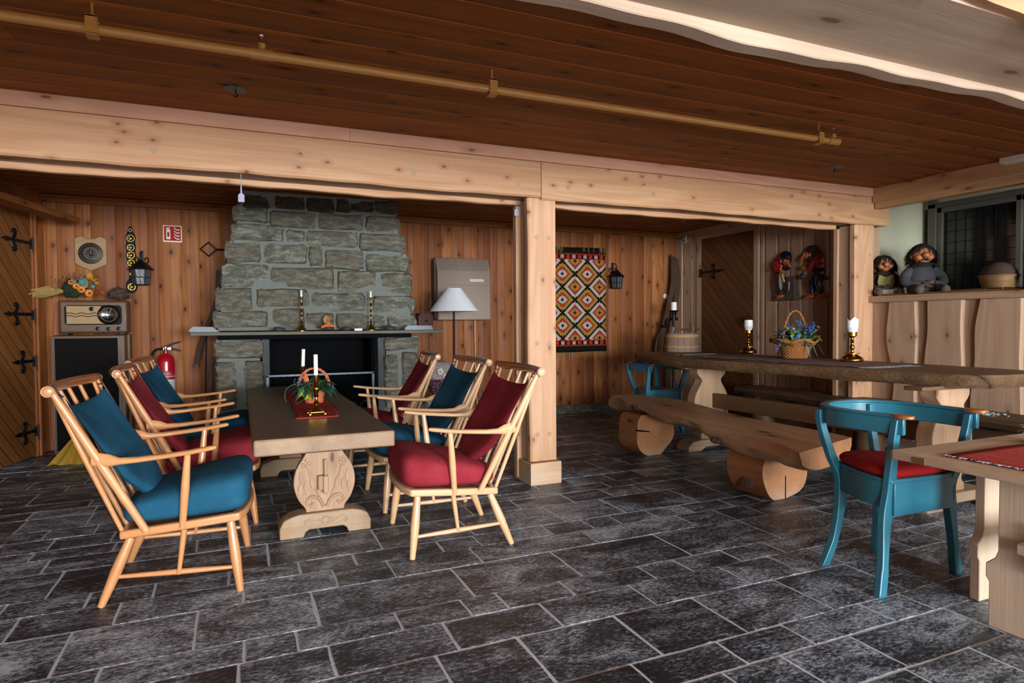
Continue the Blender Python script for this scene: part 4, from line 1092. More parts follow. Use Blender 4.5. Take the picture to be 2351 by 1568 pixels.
b = MB(); band(b, .13, .165, R_ + .0016, -PI * .62, -PI * .52); band(b, .13, .165, R_ + .0016, -PI * .46, -PI * .36); b.build('label_pictogram', 'signtext', fe)
MB().box((-.03, .06, .2), (.03, .115, .25)).build('bracket', 'steel', fe)
# yellow cloth hanging behind the chair
b = MB(); n = 16; vs = []; fs_ = []
for i in range(n + 1):
    for j in range(9):
        u, v = i / n, j / 8; wq = .06 + .3 * (1 - v); x = (u - .5) * wq - .05 * (1 - v); vs.append((x, .03 * math.sin(u * 18) * (1 - v * .4) - (1 - v) * .12, v * .26 + .01 * math.sin(u * 9) * (v < .1)))
for i in range(n):
    for j in range(8): a = i * 9 + j; fs_.append((a, a + 1, a + 10, a + 9))
b._add(vs, fs_, 0, 0, True); p = at(165, 1048, Z=0.0)
o = b.build('yellow_cloth', 'yellowcloth', loc=(-1.25, 6.45, 0.0)); q = o.modifiers.new('sol', 'SOLIDIFY'); q.thickness = .004
tag(o, 'yellow cloth hanging to the floor beside the speaker cabinet', 'cloth')

# ================================================================ LAMP, HEATER
p = at(1042, 715, Y=6.42)
lp = thing('floor_lamp', (p.x, 6.42, 0), 'floor lamp with pale grey cone shade and black pole', 'lamp')
MB().lathe([(.15, 0), (.15, .012), (.02, .03), (.012, .05)], n=32).build('base', 'black', lp)
MB().tube([(0, 0, .03), (0, 0, 1.32)], .011, 12).build('pole', 'black', lp)
zs = at(1042, 715, Y=6.42).z; zt_ = at(1042, 662, Y=6.42).z
b = MB(); b.lathe([(.262, zs), (.262, zs + .004), (.085, zt_ - .004), (.085, zt_)], n=48); b.build('lamp_shade', 'lampshade', lp)
# wall heater
p0 = at(985, 735, Y=6.95); 
xL = at(1003, 700, Y=6.94).x; xRr = at(1125, 700, Y=6.94).x; zb_, zt2 = at(1060, 735, Y=6.94).z, at(1060, 592, Y=6.94).z
ht = thing('wall_heater', ((xL + xRr) / 2, YB - .01, zb_), 'brown-grey wall-mounted heater with slatted vent behind the floor lamp', 'heater')
w2 = (xRr - xL) / 2; Hh = zt2 - zb_; dpq = .2
b = MB(); b.prism([(0, 0), (-dpq, 0), (-dpq - .0, Hh - .16), (-dpq + .07, Hh), (0, Hh)], -w2, w2, 'yz'); b.build('housing', 'heater', ht, bevel=.012, seg=3)
b = MB(); b.box((-w2 - .015, -.13, .02), (-w2 + .01, 0, Hh - .02)); b.build('side_panel', 'heaterdk', ht, bevel=.006)
MB().box((-w2 + .01, -dpq - .0015, Hh * .56), (w2 - .01, -dpq + .01, Hh * .565)).build('seam', 'heaterdk', ht)
sl = math.atan2(.07, .16)
for c in range(3):
    b = MB()
    for k in range(7):
        u = (k + 1) / 8.2; yy = -dpq + .07 * u - .004; zz = Hh - .16 + .16 * u
        b.box((-w2 + .03 + c * (2 * w2 - .06) / 3 + .004, yy - .006, zz - .005), (-w2 + .03 + (c + 1) * (2 * w2 - .06) / 3 - .004, yy + .01, zz + .004))
    b.build('vent', 'heaterdk', ht)
b = MB(); b.box((w2 * .2, -dpq - .003, Hh * .62), (w2 * .72, -dpq, Hh * .66)); bd = b.build('badge', 'paper', ht)
b = MB(); b.box((w2 * .38, -dpq - .004, Hh * .638), (w2 * .66, -dpq - .0025, Hh * .645)); b.tube([(w2 * .29 + .008 * math.cos(t * PI / 6), -dpq - .004, Hh * .64 + .008 * math.sin(t * PI / 6)) for t in range(12)], .002, 5, closed=True); b.build('badge_print', 'ink', bd)
MB().tube(smoothpath([(w2 * .55, -.05, 0), (w2 * .57, -.03, -.3), (w2 * .6, -.03, -.9), (w2 * .7, -.04, -1.1)], 6), .006, 8).build('power_cord', 'cable', ht)

# floral patchwork bag and flowers behind the right chairs
p = at(1008, 925, Y=6.5)
qb = thing('patchwork_cushion', (p.x, 6.35, .435), 'maroon floral patchwork cushion behind the red and blue chairs', 'cushion')
MB().ell((0, 0, .17), .19, .1, .2, pw=.75, nu=24, nv=14, jit=.1).build('cover', 'quilt', qb)
b = MB(); daisy(b, (-.07, -.11, .26), .05, 9); daisy(b, (.0, -.11, .2), .045, 9); b.build('flower', ['whitepl', 'yellow'], qb); qb.scale = (.82, .82, .9)
st_ = thing('painted_stool', (p.x, 6.35, 0), 'low pale painted stool under the patchwork cushion', 'stool')
b = MB(); b.box((-.22, -.16, .36), (.22, .16, .40)); b.build('seat', 'granite', st_, bevel=.005)
for sx in (-1, 1):
    for sy in (-1, 1): MB().tube([(sx * .18, sy * .12, .37), (sx * .2, sy * .14, 0)], [.022, .016], 10).build('leg', 'granite', st_)

# ================================================================ KILIM, RIGHT CORNER
xa, xb = at(1278, 700, Y=YB - .03).x, at(1392, 700, Y=YB - .03).x; zt_, zb_ = at(1335, 568, Y=YB - .03).z, at(1335, 808, Y=YB - .03).z
kw = (xb - xa) + .03; kh = zt_ - zb_
kr = thing('kilim_rug', ((xa + xb) / 2 - .012, YB - .012, (zt_ + zb_) / 2), 'woven kilim with red, black and ochre stepped diamonds on the wall', 'rug')
kb = MB(); n1_, n2_ = 10, 30; vs = []; fs_ = []
for i in range(n1_ + 1):
    for j in range(n2_ + 1):
        u, v = i / n1_ - .5, j / n2_ - .5; vs.append((u * kw + .004 * math.sin(v * 9), -.006 - .004 * math.sin(u * 7 + v * 5), v * kh + .004 * math.sin(u * 6)))
for i in range(n1_):
    for j in range(n2_): a = i * (n2_ + 1) + j; fs_.append((a, a + 1, a + n2_ + 2, a + n2_ + 1))
kb._add(vs, fs_, 0, 0, True); o = kb.build('weave', 'kilim', kr); q = o.modifiers.new('sol', 'SOLIDIFY'); q.thickness = .006
b = MB(); rr = random.Random(8)
for k in range(70):
    x = lerp(-kw / 2, kw / 2, k / 69); b.tube([(x, -.01, -kh / 2), (x + rr.uniform(-.01, .01), -.012, -kh / 2 - rr.uniform(.04, .08))], .0015, 4)
for k in range(34):
    x = rr.choice([rr.uniform(0.02, .2), rr.uniform(.28, .36), rr.uniform(-.36, -.25)]); b.tube([(x, -.014, kh / 2), (x + rr.uniform(-.02, .02), -.02, kh / 2 - rr.uniform(.04, .08))], .0015, 4)
o = b.build('fringe', 'straw', kr)

# skis
def ski(pts, lab, wd=.036):
    P = [Vector(q) for q in pts]; b = MB(); b.tube(smoothpath([tuple(q - P[-1]) for q in P], 6), [(.008, wd)] * ((len(P) - 1) * 6 + 1), 4)
    t = thing('wooden_ski', P[-1], lab, 'ski', 0, 'old skis in the corner'); b.build('blade', 'skiwood', t)
    b = MB(); b.tube([(.0, -.03, 0), (.01, -.05, .09)], .01, 6); b.box((-.045, -.03, .03), (.045, -.012, .06)); o = b.build('binding', 'leather', t); o.location = (P[3] - P[-1])
    return t
def skiP(l): return [at(x, y, Y=7.02 - .03 * i) for i, (x, y) in enumerate(l)]
def ski2(l, lab, y0, y1):
    pts = [at(x, y, Y=lerp(y0, y1, k / (len(l) - 1))) for k, (x, y) in enumerate(l)]
    b = MB(); P0 = Vector((pts[-1].x, pts[-1].y, 0)); pts.append(Vector((pts[-1].x - .04, pts[-1].y - .02, .0)))
    wq = [.012, .03, .042, .042] + [.038] * 10
    path = smoothpath([tuple(q - P0) for q in pts], 5)
    vs = []; fs_ = []
    for k, q in enumerate(path):
        hwq = wq[min(k // 3, 12)] * (.3 if k == 0 else 1)
        vs += [q + Vector((-hwq, 0, 0)), q + Vector((hwq, 0, 0)), q + Vector((hwq, .014, 0)), q + Vector((-hwq, .014, 0))]
    for k in range(len(path) - 1):
        for e in range(4): e2 = (e + 1) % 4; fs_.append((k * 4 + e, k * 4 + e2, k * 4 + 4 + e2, k * 4 + 4 + e))
    fs_ += [[0, 1, 2, 3], [len(vs) - 4, len(vs) - 3, len(vs) - 2, len(vs) - 1]]
    b._add(vs, fs_, 0, .5)
    t = thing('wooden_ski', P0, lab, 'ski', 0, 'old skis in the corner'); b.build('blade', 'skiwood', t)
    c = path[int(len(path) * .62)]; b = MB(); b.box((-.05, -.035, -.02), (.05, .0, .02)); b.tube([(0, -.03, .02), (.01, -.05, .1)], .012, 6); o = b.build('binding', 'leather', t); o.location = c
    return t
ski2([(1541, 584), (1546, 600), (1546, 650), (1536, 700), (1523, 760), (1514, 800)], 'dark wooden ski with upturned tip leaning on the pine wall, left of the pair', 7.04, 6.95)
ski2([(1551, 590), (1556, 615), (1556, 660), (1548, 720), (1538, 790)], 'dark wooden ski leaning behind the bucket, right of the pair', 7.06, 6.98)
# thermostat disc
p = at(1527, 680, Y=YB - .0); tag(MB().lathe([(.038, 0), (.038, .012), (.03, .02), (.012, .022), (.01, .03)], n=28, mat=RXm).build('thermostat', 'whitepl', loc=(p.x, YB - .002, p.z)), 'round white thermostat disc on the pine wall beside the skis', 'thermostat')
# iron candle stand
p = at(1547, 713, Y=6.55)
cs = thing('iron_candle_stand', (p.x, 6.55, 0), 'tall black iron candle stand with thick white candle in the corner', 'candle stand')
z0 = p.z
b = MB(); b.tube([(0, 0, .02), (0, 0, z0 - .09), (0, 0, z0 - .04), (0, 0, z0 - .01)], [.022, .017, .02, .03], 8); b.build('pole', 'black', cs)
for k in range(3):
    a = k * 2 * PI / 3; MB().tube([(0, 0, .1), (.12 * math.cos(a), .12 * math.sin(a), .03), (.17 * math.cos(a), .17 * math.sin(a), .0)], .012, 8).build('foot', 'black', cs)
MB().lathe([(.02, z0 - .02), (.06, z0 - .008), (.068, z0 + .002), (.06, z0 + .002), (.01, z0)], n=28).build('drip_tray', 'black', cs)
MB().lathe([(.037, z0 + .003), (.037, z0 + .105), (.03, z0 + .108), (.02, z0 + .1)], n=24).build('candle', 'white', cs)
# light switch on alcove wall
p = at(1573, 548, X=XR - .025)
sw = thing('wall_socket', (XR - .025, p.y, p.z), 'cream electrical socket high on the alcove wall beside the door', 'socket')
MB().box((-.012, -.035, -.055), (0, .035, .055)).build('plate', 'whitepl', sw, bevel=.004)
for dz in (-.025, .025): MB().lathe([(.018, 0), (.018, .003), (.016, -.0)], (-.012, 0, dz), 16, mat=Ry(-PI / 2)).build('outlet', 'aprongrey', sw)

# ================================================================ EASY CHAIRS
def easy_chair(name, fab, label, cw='chairwood'):
    t = thing(name, (0, 0, 0), label, 'chair', 0, None)
    # local: +x forward, y across.  slope of seat frame
    def fz(x): return .292 + (x + .23) * .085
    # frame ring: outer outline
    out = []
    for k in range(13):
        u = k / 12; yy = lerp(-.292, .292, u); out.append((.245 + .035 * (1 - (2 * u - 1) ** 2) - (.012 if k in (0, 12) else 0), yy))
    out = [(-.235, -.262), (.0, -.283)] + out + [(.0, .283), (-.235, .262)]
    inn = [(x * .84 + .0, y * .86) for x, y in out]
    b = MB(); n = len(out); vs = []; fs = []
    for P_, q in ((out, 0), (inn, 0)):
        for zt in (0, -.036):
            for x, y in P_: vs.append((x, y, fz(x) + zt + .012))
    for k in range(n):
        k2 = (k + 1) % n
        fs += [(k, k2, 2 * n + k2, 2 * n + k), (n + k, 3 * n + k, 3 * n + k2, n + k2), (k, n + k, n + k2, k2), (2 * n + k, 2 * n + k2, 3 * n + k2, 3 * n + k)]
    b._add(vs, fs, 0, .3); b.build('seat_frame', cw, t, bevel=.009, seg=3)
    b = MB(); vs = [(x, y, fz(x) + .002) for x, y in inn] + [(x, y, fz(x) - .006) for x, y in inn]
    b._add(vs, [list(range(n)), list(range(n, 2 * n))[::-1]] + [(k, (k + 1) % n, n + (k + 1) % n, n + k) for k in range(n)], 0, .5); b.build('seat_board', cw, t)
    def turned(p, q, r0_, r1_, r2_, nn=7):
        p, q = Vector(p), Vector(q); path = [p.lerp(q, k / (nn - 1)) for k in range(nn)]
        rad = [lerp(r0_, r1_, min(1, k / (nn - 1) / .45)) if k / (nn - 1) < .45 else lerp(r1_, r2_, (k / (nn - 1) - .45) / .55) for k in range(nn)]
        return path, rad
    for sy in (-1, 1):
        MB().tube(*turned((.195, sy * .262, .30), (.232, sy * .303, 0), .017, .0235, .0145), 14).build('leg', cw, t)
        MB().tube(*turned((-.195, sy * .238, .27), (-.304, sy * .271, 0), .017, .0235, .0145), 14).build('leg', cw, t)
        MB().tube(*turned((.222, sy * .29, .105), (-.262, sy * .26, .115), .008, .0135, .008), 10).build('stretcher', cw, t)
        b = MB(); b.tube(*turned((.012, sy * .272, .29), (-.01, sy * .277, .115), .013, .012, .009), 10); b.lathe([(.01, .122), (.016, .112), (.01, .1)], (-.01, sy * .277, 0), 12); b.build('strut', cw, t)
        MB().tube(*turned((.037, sy * .318, .625), (.006, sy * .277, .30), .0125, .018, .014), 12).build('arm_support', cw, t)
        # arm: flat paddle, flares upward where it meets the post
        path = [(-.315, sy * .305, .622), (-.29, sy * .306, .622), (-.255, sy * .309, .617), (-.215, sy * .313, .612), (-.15, sy * .319, .614), (-.05, sy * .325, .622), (.05, sy * .328, .632), (.11, sy * .328, .641), (.14, sy * .328, .645), (.15, sy * .328, .646)]
        rad = [(.010, .022), (.012, .029), (.014, .027), (.018, .015), (.021, .0125), (.0235, .0115), (.0235, .011), (.022, .011), (.016, .010), (.008, .006)]
        MB().tube(path, rad, 14).build('armrest', cw, t)
        MB().tube(*turned((-.436, sy * .328, .905), (-.132, sy * .272, .30), .0125, .0185, .0155), 12).build('back_post', cw, t)
    for k in range(6):
        u = k / 5 * 2 - 1; bow = -.045 * (1 - u * u)
        MB().tube(*turned((-.447 + bow, u * .298, .9), (-.222, u * .235, .285), .0085, .0125, .0095), 10).build('spindle', cw, t)
    pth = [(-.443 - .045 * (1 - (k / 12 * 2 - 1) ** 2), lerp(-.358, .358, k / 12), .912) for k in range(13)]
    MB().tube(pth, [.0225] + [.0235] * 11 + [.0225], 16).build('top_rail', 'railwood', t)
    for sy in (-1, 1): MB().lathe([(.0215, 0), (.019, .004), (.01, .007)], (-.443, sy * .358, .912), 16, mat=Rx(-sy * PI / 2)).build('rail_end', cw, t)
    # seat cushion
    b = MB(); nu, nv = 40, 16; vs = []; fs = []
    for j in range(nv + 1):
        ph = PI * j / nv - PI / 2
        for k in range(nu):
            a = 2 * PI * k / nu; ce = .3; cc, ss = math.cos(a), math.sin(a); cp = math.copysign(abs(math.cos(ph)) ** .34, math.cos(ph)); sp_ = math.copysign(abs(math.sin(ph)) ** .55, math.sin(ph))
            x = .255 * math.copysign(abs(cc) ** ce, cc) * cp; yy = (.272 + .02 * (x / .25)) * math.copysign(abs(ss) ** ce, ss) * cp
            th = .072 + .022 * (x / .25); z = th * sp_
            if z > 0: z *= 1 + .18 * (1 - (x / .26) ** 2) * (1 - (yy / .29) ** 2)
            vs.append((x + .018, yy, fz(x) + .012 + .072 + z + .01 * (x / .25)))
    for j in range(nv):
        for k in range(nu): k2 = (k + 1) % nu; fs.append((j * nu + k, j * nu + k2, (j + 1) * nu + k2, (j + 1) * nu + k))
    fs += [list(range(nu))[::-1], [nv * nu + k for k in range(nu)]]
    b._add(vs, fs, 0, .3, True); b.build('seat_cushion', fab, t)
    # back cushion: pad in front of the spindles, corners drawn up to the rail, pointed lower edge
    b = MB(); NI, NJ = 22, 22; vs = []; fs = []
    A_ = Vector((-.406, 0, .845)); B_ = Vector((-.165, 0, .375)); dn = (B_ - A_).normalized(); fw = Vector((-dn.z, 0, dn.x)); fw = fw if fw.x > 0 else -fw
    L = (B_ - A_).length
    def pt(u, v, side):
        # u across -1..1, v down 0..1
        if v < .7: hw_ = lerp(.296, .272, v / .7)
        else: hw_ = .272 - .19 * ((v - .7) / .3) ** 1.15
        yy = u * hw_
        sag = -.008 * (1 - v) ** 4 * (1 - abs(u) ** 2.2)   # top edge hangs between tied corners
        s_ = v * L - .035 * (abs(u) ** 9) * (1 - v) ** 3 - sag
        edge = (1 - abs(u) ** 4) * (1 - (2 * v - 1) ** 8)
        th = (.010 + .028 * v ** 1.2) * max(edge, 0) ** .5
        c = A_ + dn * s_ + fw * (.012 + .03 * v - .035 * (1 - u * u) * (1 - v) + th * side + .004)
        return (c.x, yy, c.z)
    for side in (1, -1):
        for i in range(NI + 1):
            for j in range(NJ + 1): vs.append(pt(i / NI * 2 - 1, j / NJ, side))
    o1 = (NI + 1) * (NJ + 1)
    for i in range(NI):
        for j in range(NJ):
            a = i * (NJ + 1) + j; fs.append((a, a + 1, a + NJ + 2, a + NJ + 1)); fs.append((o1 + a, o1 + a + NJ + 1, o1 + a + NJ + 2, o1 + a + 1))
    for i in range(NI): a = i * (NJ + 1); fs.append((a, a + NJ + 1, o1 + a + NJ + 1, o1 + a)); a += NJ; fs.append((a, o1 + a, o1 + a + NJ + 1, a + NJ + 1))
    for j in range(NJ): a = j; fs.append((a, o1 + a, o1 + a + 1, a + 1)); a = NI * (NJ + 1) + j; fs.append((a, a + 1, o1 + a + 1, o1 + a))
    b._add(vs, fs, 0, .6, True); bc = b.build('back_cushion', fab, t)
    cm = 'cord' if fab == 'fab_blue' else 'cordred'
    for sy in (-1, 1):
        p_ = Vector(pt(sy, 0, 0)); b = MB(); b.tube([p_, (-.42, sy * .31, .9), (-.43, sy * .325, .935), (-.468, sy * .325, .915), (-.445, sy * .322, .884), tuple(p_)], .003, 6); b.build('tie_cord', cm, bc)
    return t
chairs = [(-.225, 3.31, -3.4, 'fab_blue', 'blue-cushioned easy chair nearest the viewer on the left of the low table'),
          (-.168, 4.268, 2.5, 'fab_red', 'red-cushioned easy chair in the middle of the left row'),
          (-.204, 5.186, -5.2, 'fab_blue', 'blue-cushioned easy chair at the far end of the left row by the extinguisher'),
          (1.022, 3.328, 176.5, 'fab_red', 'red-cushioned easy chair in front of the post, nearest on the right of the low table'),
          (1.045, 4.16, 179.7, 'fab_blue', 'blue-cushioned easy chair in the middle of the right row'),
          (.991, 5.034, 173.7, 'fab_red', 'red-cushioned easy chair at the far end of the right row by the fireplace')]
proto = {(f, c): easy_chair('easy_chair', f, 'x', c) for f in ('fab_blue', 'fab_red') for c in ('chairwood', 'chairwood_l')}
used = set()
for x, y, a, fab, lab in chairs:
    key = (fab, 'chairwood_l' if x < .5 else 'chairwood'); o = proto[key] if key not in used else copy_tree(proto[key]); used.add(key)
    o.location = (x, y, 0); o.rotation_euler = (0, 0, math.radians(a)); o['label'] = lab; o['group'] = 'spindle-back easy chairs around the low table'

# ================================================================ LOW TABLE
TZ = .638
lt_ = thing('low_table', (.38, 4.42, 0), 'low trestle table with thick worn oak top and carved pine legs', 'table')
b = MB(); b.box((-.328, -1.31, TZ - .082), (.331, 1.31, TZ), 0, .2)
top = b.build('tabletop', 'tabletop', lt_, bevel=.012, seg=3)
M['endcut'] = endgrain('table_end_grain', '#9c8164', '#6f543c')
# end grain faces near the viewer
for pl_ in top.data.polygons:
    if abs(pl_.normal.y) > .9: pl_.material_index = 1
top.data.materials.append(M['endcut'])
def vase(mb, yc, th, z0, z1, w_top, w_bulge, mi=0, neck=.0):
    """outline of the carved lyre-shaped leg"""
    prof = [(0, .62), (.06, .66), (.16, .85), (.3, .98), (.42, 1.0), (.55, .93), (.66, .78), (.74, .64), (.82, .58), (1.0, .60)]
    pts = [(w_bulge * w_, lerp(z0, z1, t)) for t, w_ in prof]
    q = [(tuple(p)) for p in smoothpath([(a, 0, c) for a, c in pts], 4)]
    R_ = [(a, c) for a, _, c in q]; poly = R_ + [(-a, c) for a, c in R_[::-1]]
    mb.prism(poly, yc - th / 2, yc + th / 2, 'xz', mi)
for k, yc in enumerate((3.66 - 4.42, 5.21 - 4.42)):
    cx = .05 if k == 0 else .0
    b = MB(); vase(b, yc, .05, .125, TZ - .082, 0, .165); o = b.build('leg', 'tableend', lt_, bevel=.005); o.location.x = cx
    # carved tulips and scrolls in low relief
    cv = MB(); yf = yc - .028
    for sx in (-1, 1):
        cv.tube(smoothpath([(sx * .008, yf, .15), (sx * .035, yf, .2), (sx * .08, yf, .21), (sx * .1, yf, .18), (sx * .08, yf, .162), (sx * .066, yf, .178)], 5), [.009] * 12 + [.007] * 14, 6)
        cv.tube(smoothpath([(sx * .03, yf, .21), (sx * .07, yf, .3), (sx * .095, yf, .4)], 5), .005, 6)
        for q in range(5): a = q * 2 * PI / 5; cv.ell((sx * .1 + .018 * math.cos(a), yf, .4 + .018 * math.sin(a)), .011, .004, .011, nu=8, nv=5)
        for q, (lx, lz) in enumerate(((.06, .27), (.12, .3), (.1, .25), (.135, .24))): cv.leaf((sx * lx, yf - .003, lz - .02), (sx * (.2 - .1 * q), 0, 1), .075, .025, 0, 0, (0, -1, 0))
    if k == 0:
        o = cv.build('carving', 'tableend', lt_); o.location.x = cx
        b = MB(); b.box((-.014, yc - .075, .235), (.014, yc - .02, .33)); b.box((-.006, yc - .06, .225), (.008, yc - .045, .42)); o = b.build('wedge_peg', 'tableend', lt_, bevel=.004); o.location.x = cx
    b = MB(); W = .245; pts = [(-W, 0), (-W, .06), (-W + .02, .1), (-W + .06, .118), (-.14, .128), (.14, .128), (W - .06, .118), (W - .02, .1), (W, .06), (W, 0), (.12, 0), (.11, .028), (.09, .04), (-.09, .04), (-.11, .028), (-.12, 0)]
    b.prism(pts, yc - .065, yc + .065, 'xz'); o = b.build('foot', 'foot', lt_, bevel=.008, seg=3); o.location.x = cx
    if k == 0:
        cv = MB(); yf = yc - .066
        for sx in (-1, 1):
            cv.tube(smoothpath([(0, yf, .06), (sx * .03, yf, .09), (sx * .06, yf, .08), (sx * .09, yf, .1), (sx * .115, yf, .08), (sx * .1, yf, .066)], 5), .005, 6)
            cv.leaf((sx * .03, yf - .003, .07), (sx, 0, .4), .06, .02, 0, 0, (0, -1, 0))
        cv.tube([(.022 * math.cos(t * PI / 8), yf, .082 + .022 * math.sin(t * PI / 8)) for t in range(16)], .004, 6, closed=True)
        o = cv.build('carving', 'foot', lt_); o.location.x = cx
b = MB(); b.box((-.02, 3.6 - 4.42, .25), (.02, 5.27 - 4.42, .33)); o = b.build('stretcher', 'tableend', lt_, bevel=.005); o.location.x = .03
# runner
def cloth_strip(name, mat, L0, L1, x0, x1, z, lab, cat='table runner', wob=.006, fr=None, along='y', skew=0, frmat='straw'):
    b = MB(); n1, n2 = 14, 40; vs = []; fs = []
    for i in range(n1 + 1):
        for j in range(n2 + 1):
            u, v = i / n1, j / n2; a = lerp(x0, x1, u) + skew * math.sin(v * PI) + wob * 1.5 * math.sin(v * 11); c = lerp(L0, L1, v) + wob * math.sin(u * 5); h = abs(wob * .5 * math.sin(v * 23 + u * 4)) * (u < .1 or u > .9) + .0035
            vs.append((a, c, h) if along == 'y' else (c, a, h))
    for i in range(n1):
        for j in range(n2): a = i * (n2 + 1) + j; fs.append((a, a + 1, a + n2 + 2, a + n2 + 1))
    b._add(vs, fs, 0, 0, True)
    t = thing(name, (0, 0, z), lab, cat); o = b.build('cloth', mat, t); q = o.modifiers.new('sol', 'SOLIDIFY'); q.thickness = .0035; q.offset = -1
    if fr:
        rr = random.Random(11)
        for e, s_ in ((L0, -1), (L1, 1)):
            f = MB()
            for k in range(int(abs(x1 - x0) / .008)):
                u = x0 + k * .008 * (1 if x1 > x0 else -1); q1 = (u, e, .004); q2 = (u + rr.uniform(-.01, .01), e + s_ * fr * rr.uniform(.5, 1.2), .005)
                if along != 'y': q1, q2 = (q1[1], q1[0], q1[2]), (q2[1], q2[0], q2[2])
                f.tube([q1, q2], .0016, 4)
            f.build('fringe', frmat, t)
    return t
cloth_strip('table_runner', 'runner_red', 3.70, 5.15, .285, .52, TZ + .001, 'red striped woven runner lying along the low table', wob=.004, skew=.03)
sqprof = [(.018, .02), (.03, .022), (.022, .034), (.012, .045), (.009, .06), (.017, .07), (.01, .08), (.009, .1), (.016, .108), (.009, .118), (.012, .128), (.02, .145), (.021, .155), (.012, .168), (.009, .175), (.017, .19), (.018, .225), (.019, .23)]
def lowstick(loc, lab, rz=0, tilt=0):
    t = thing('brass_candlestick', loc, lab, 'candlestick', rz, 'brass candlesticks on the low table')
    MB().lathe(sqprof, n=24).build('stem', 'brass', t)
    b = MB(); b.box((-.04, -.04, .012), (.04, .04, .022))
    for sx in (-1, 1):
        for sy in (-1, 1): b.box((sx * .042 - .008, sy * .042 - .008, 0), (sx * .042 + .008, sy * .042 + .008, .014))
    b.build('base', 'brass', t, bevel=.003)
    o = MB().tube([(0, 0, .22), (.0 + tilt, 0, .35)], [.0125, .012], 18).build('candle', 'white', t)
    MB().tube([(tilt, 0, .348), (tilt, 0, .36)], .001, 5).build('wick', 'black', t)
    return t
p = at(728, 955, Z=TZ); lowstick((p.x, p.y + .03, TZ + .0055), 'brass candlestick with white candle in front of the flower basket', .05)
p = at(694, 912, Z=TZ); lowstick((.415, 4.68, TZ + .0055), 'brass candlestick with white candle behind the flower basket', .1, .006)
# terracotta basket with flowers
tbk = thing('flower_basket', (.462, 4.42, TZ + .0055), 'terracotta handled basket of green leaves and berries on the red runner', 'flower arrangement')
MB().lathe([(.058, 0), (.062, .012), (.06, .03), (.075, .07), (.09, .095), (.094, .1), (.088, .1), (.06, .06)], n=32).build('pot', 'terracotta', tbk)
b = MB(); hp_ = [(.1 * math.cos(PI * k / 24), 0, .095 + .135 * math.sin(PI * k / 24)) for k in range(25)]
for off in range(3):
    b.tube([(x + .007 * math.cos(k * .9 + off * 2.09), .007 * math.sin(k * .9 + off * 2.09), z) for k, (x, _, z) in enumerate(hp_)], .006, 6)
b.build('handle', 'terracotta', tbk)
rr = random.Random(21); b = MB()
for k in range(150):
    a = rr.uniform(0, 2 * PI); el = rr.uniform(-.2, 1.1); b.leaf((.06 * math.cos(a), .06 * math.sin(a), rr.uniform(.09, .13)), (math.cos(a) * math.cos(el), math.sin(a) * math.cos(el), math.sin(el)), rr.uniform(.06, .12), rr.uniform(.022, .036), rr.choice([0, 1, 1, 2]), .6)
b.build('foliage', ['leaf', 'leafdk', 'leafblue'], tbk)
b = MB()
for k in range(5):
    c = (-.08 + rr.uniform(-.03, .05), -.07 + rr.uniform(-.02, .02), .05 + rr.uniform(-.02, .05))
    for q in range(6): b.leaf(c, (math.cos(q * 1.05), -.6, math.sin(q * 1.05)), .03, .026, 0, 0)
    b.ell(c, .012, .012, .012)
    b.build('lime_flower', 'lime', tbk); b = MB()
for (cx, cz) in ((-.1, .14), (.0, .15), (.11, .1)):
    b = MB()
    for k in range(30): b.ell((cx + rr.gauss(0, .014), -.05 + rr.gauss(0, .012), cz + rr.gauss(0, .014)), .0035, .0035, .0035, 0, 0, 6, 4)
    b.build('berry_cluster', 'bluegrey', tbk)
b = MB()
for c in ((-.025, -.09, .1), (-.04, -.09, .09), (-.012, -.095, .092), (-.035, -.085, .112), (-.02, -.09, .085)): b.ell(c, .007, .007, .007, 0, 0, 8, 6)
b.build('red_berries', 'redberry', tbk)
b = MB()
for a in (-.1, .15): b.leaf((-.03 + a * .2, -.05, .1), (a, -.2, 1), .11, .035, 0, .0)
b.build('bronze_leaf', 'peach', tbk)
b = MB(); b.tube(smoothpath([(-.06, -.04, .11), (-.13, -.05, .13), (-.18, -.05, .1), (-.19, -.05, .05), (-.18, -.06, .015)], 6), .0018, 5); b.tube(smoothpath([(-.07, -.05, .08), (-.12, -.08, .03), (-.12, -.1, .005), (-.08, -.09, .03)], 5), .002, 5); b.build('tendril', 'leaf', tbk)

# ================================================================ LONG TABLE
LZ = .84
lg = thing('long_table', (4.0, 3.5, 0), 'long slab table with rough waney edges on two carved pine legs', 'table')
near = [(3.80, 5.50), (3.70, 5.2), (3.64, 4.85), (3.63, 4.5), (3.67, 4.1), (3.72, 3.75), (3.77, 3.4), (3.82, 3.05), (3.88, 2.75), (3.95, 2.45), (4.04, 2.30)]
far = [(4.28, 2.24), (4.62, 2.3), (4.7, 2.6), (4.72, 3.2), (4.72, 3.9), (4.7, 4.6), (4.62, 5.2), (4.45, 5.7), (4.15, 5.85), (3.92, 5.72)]
loop = smoothpath([(a, c, 0) for a, c in near + far + near[:1]], 9)[:-1]
b = MB(); vs = []; fs = []; n = len(loop); cen = Vector((4.18, 4.0, 0))
levels = [(.0, 0, .93), (.0, 0, .985), (-.012, .2, 1.0), (-.035, 1, 1.004), (-.06, .8, .99), (-.082, .3, .965)]
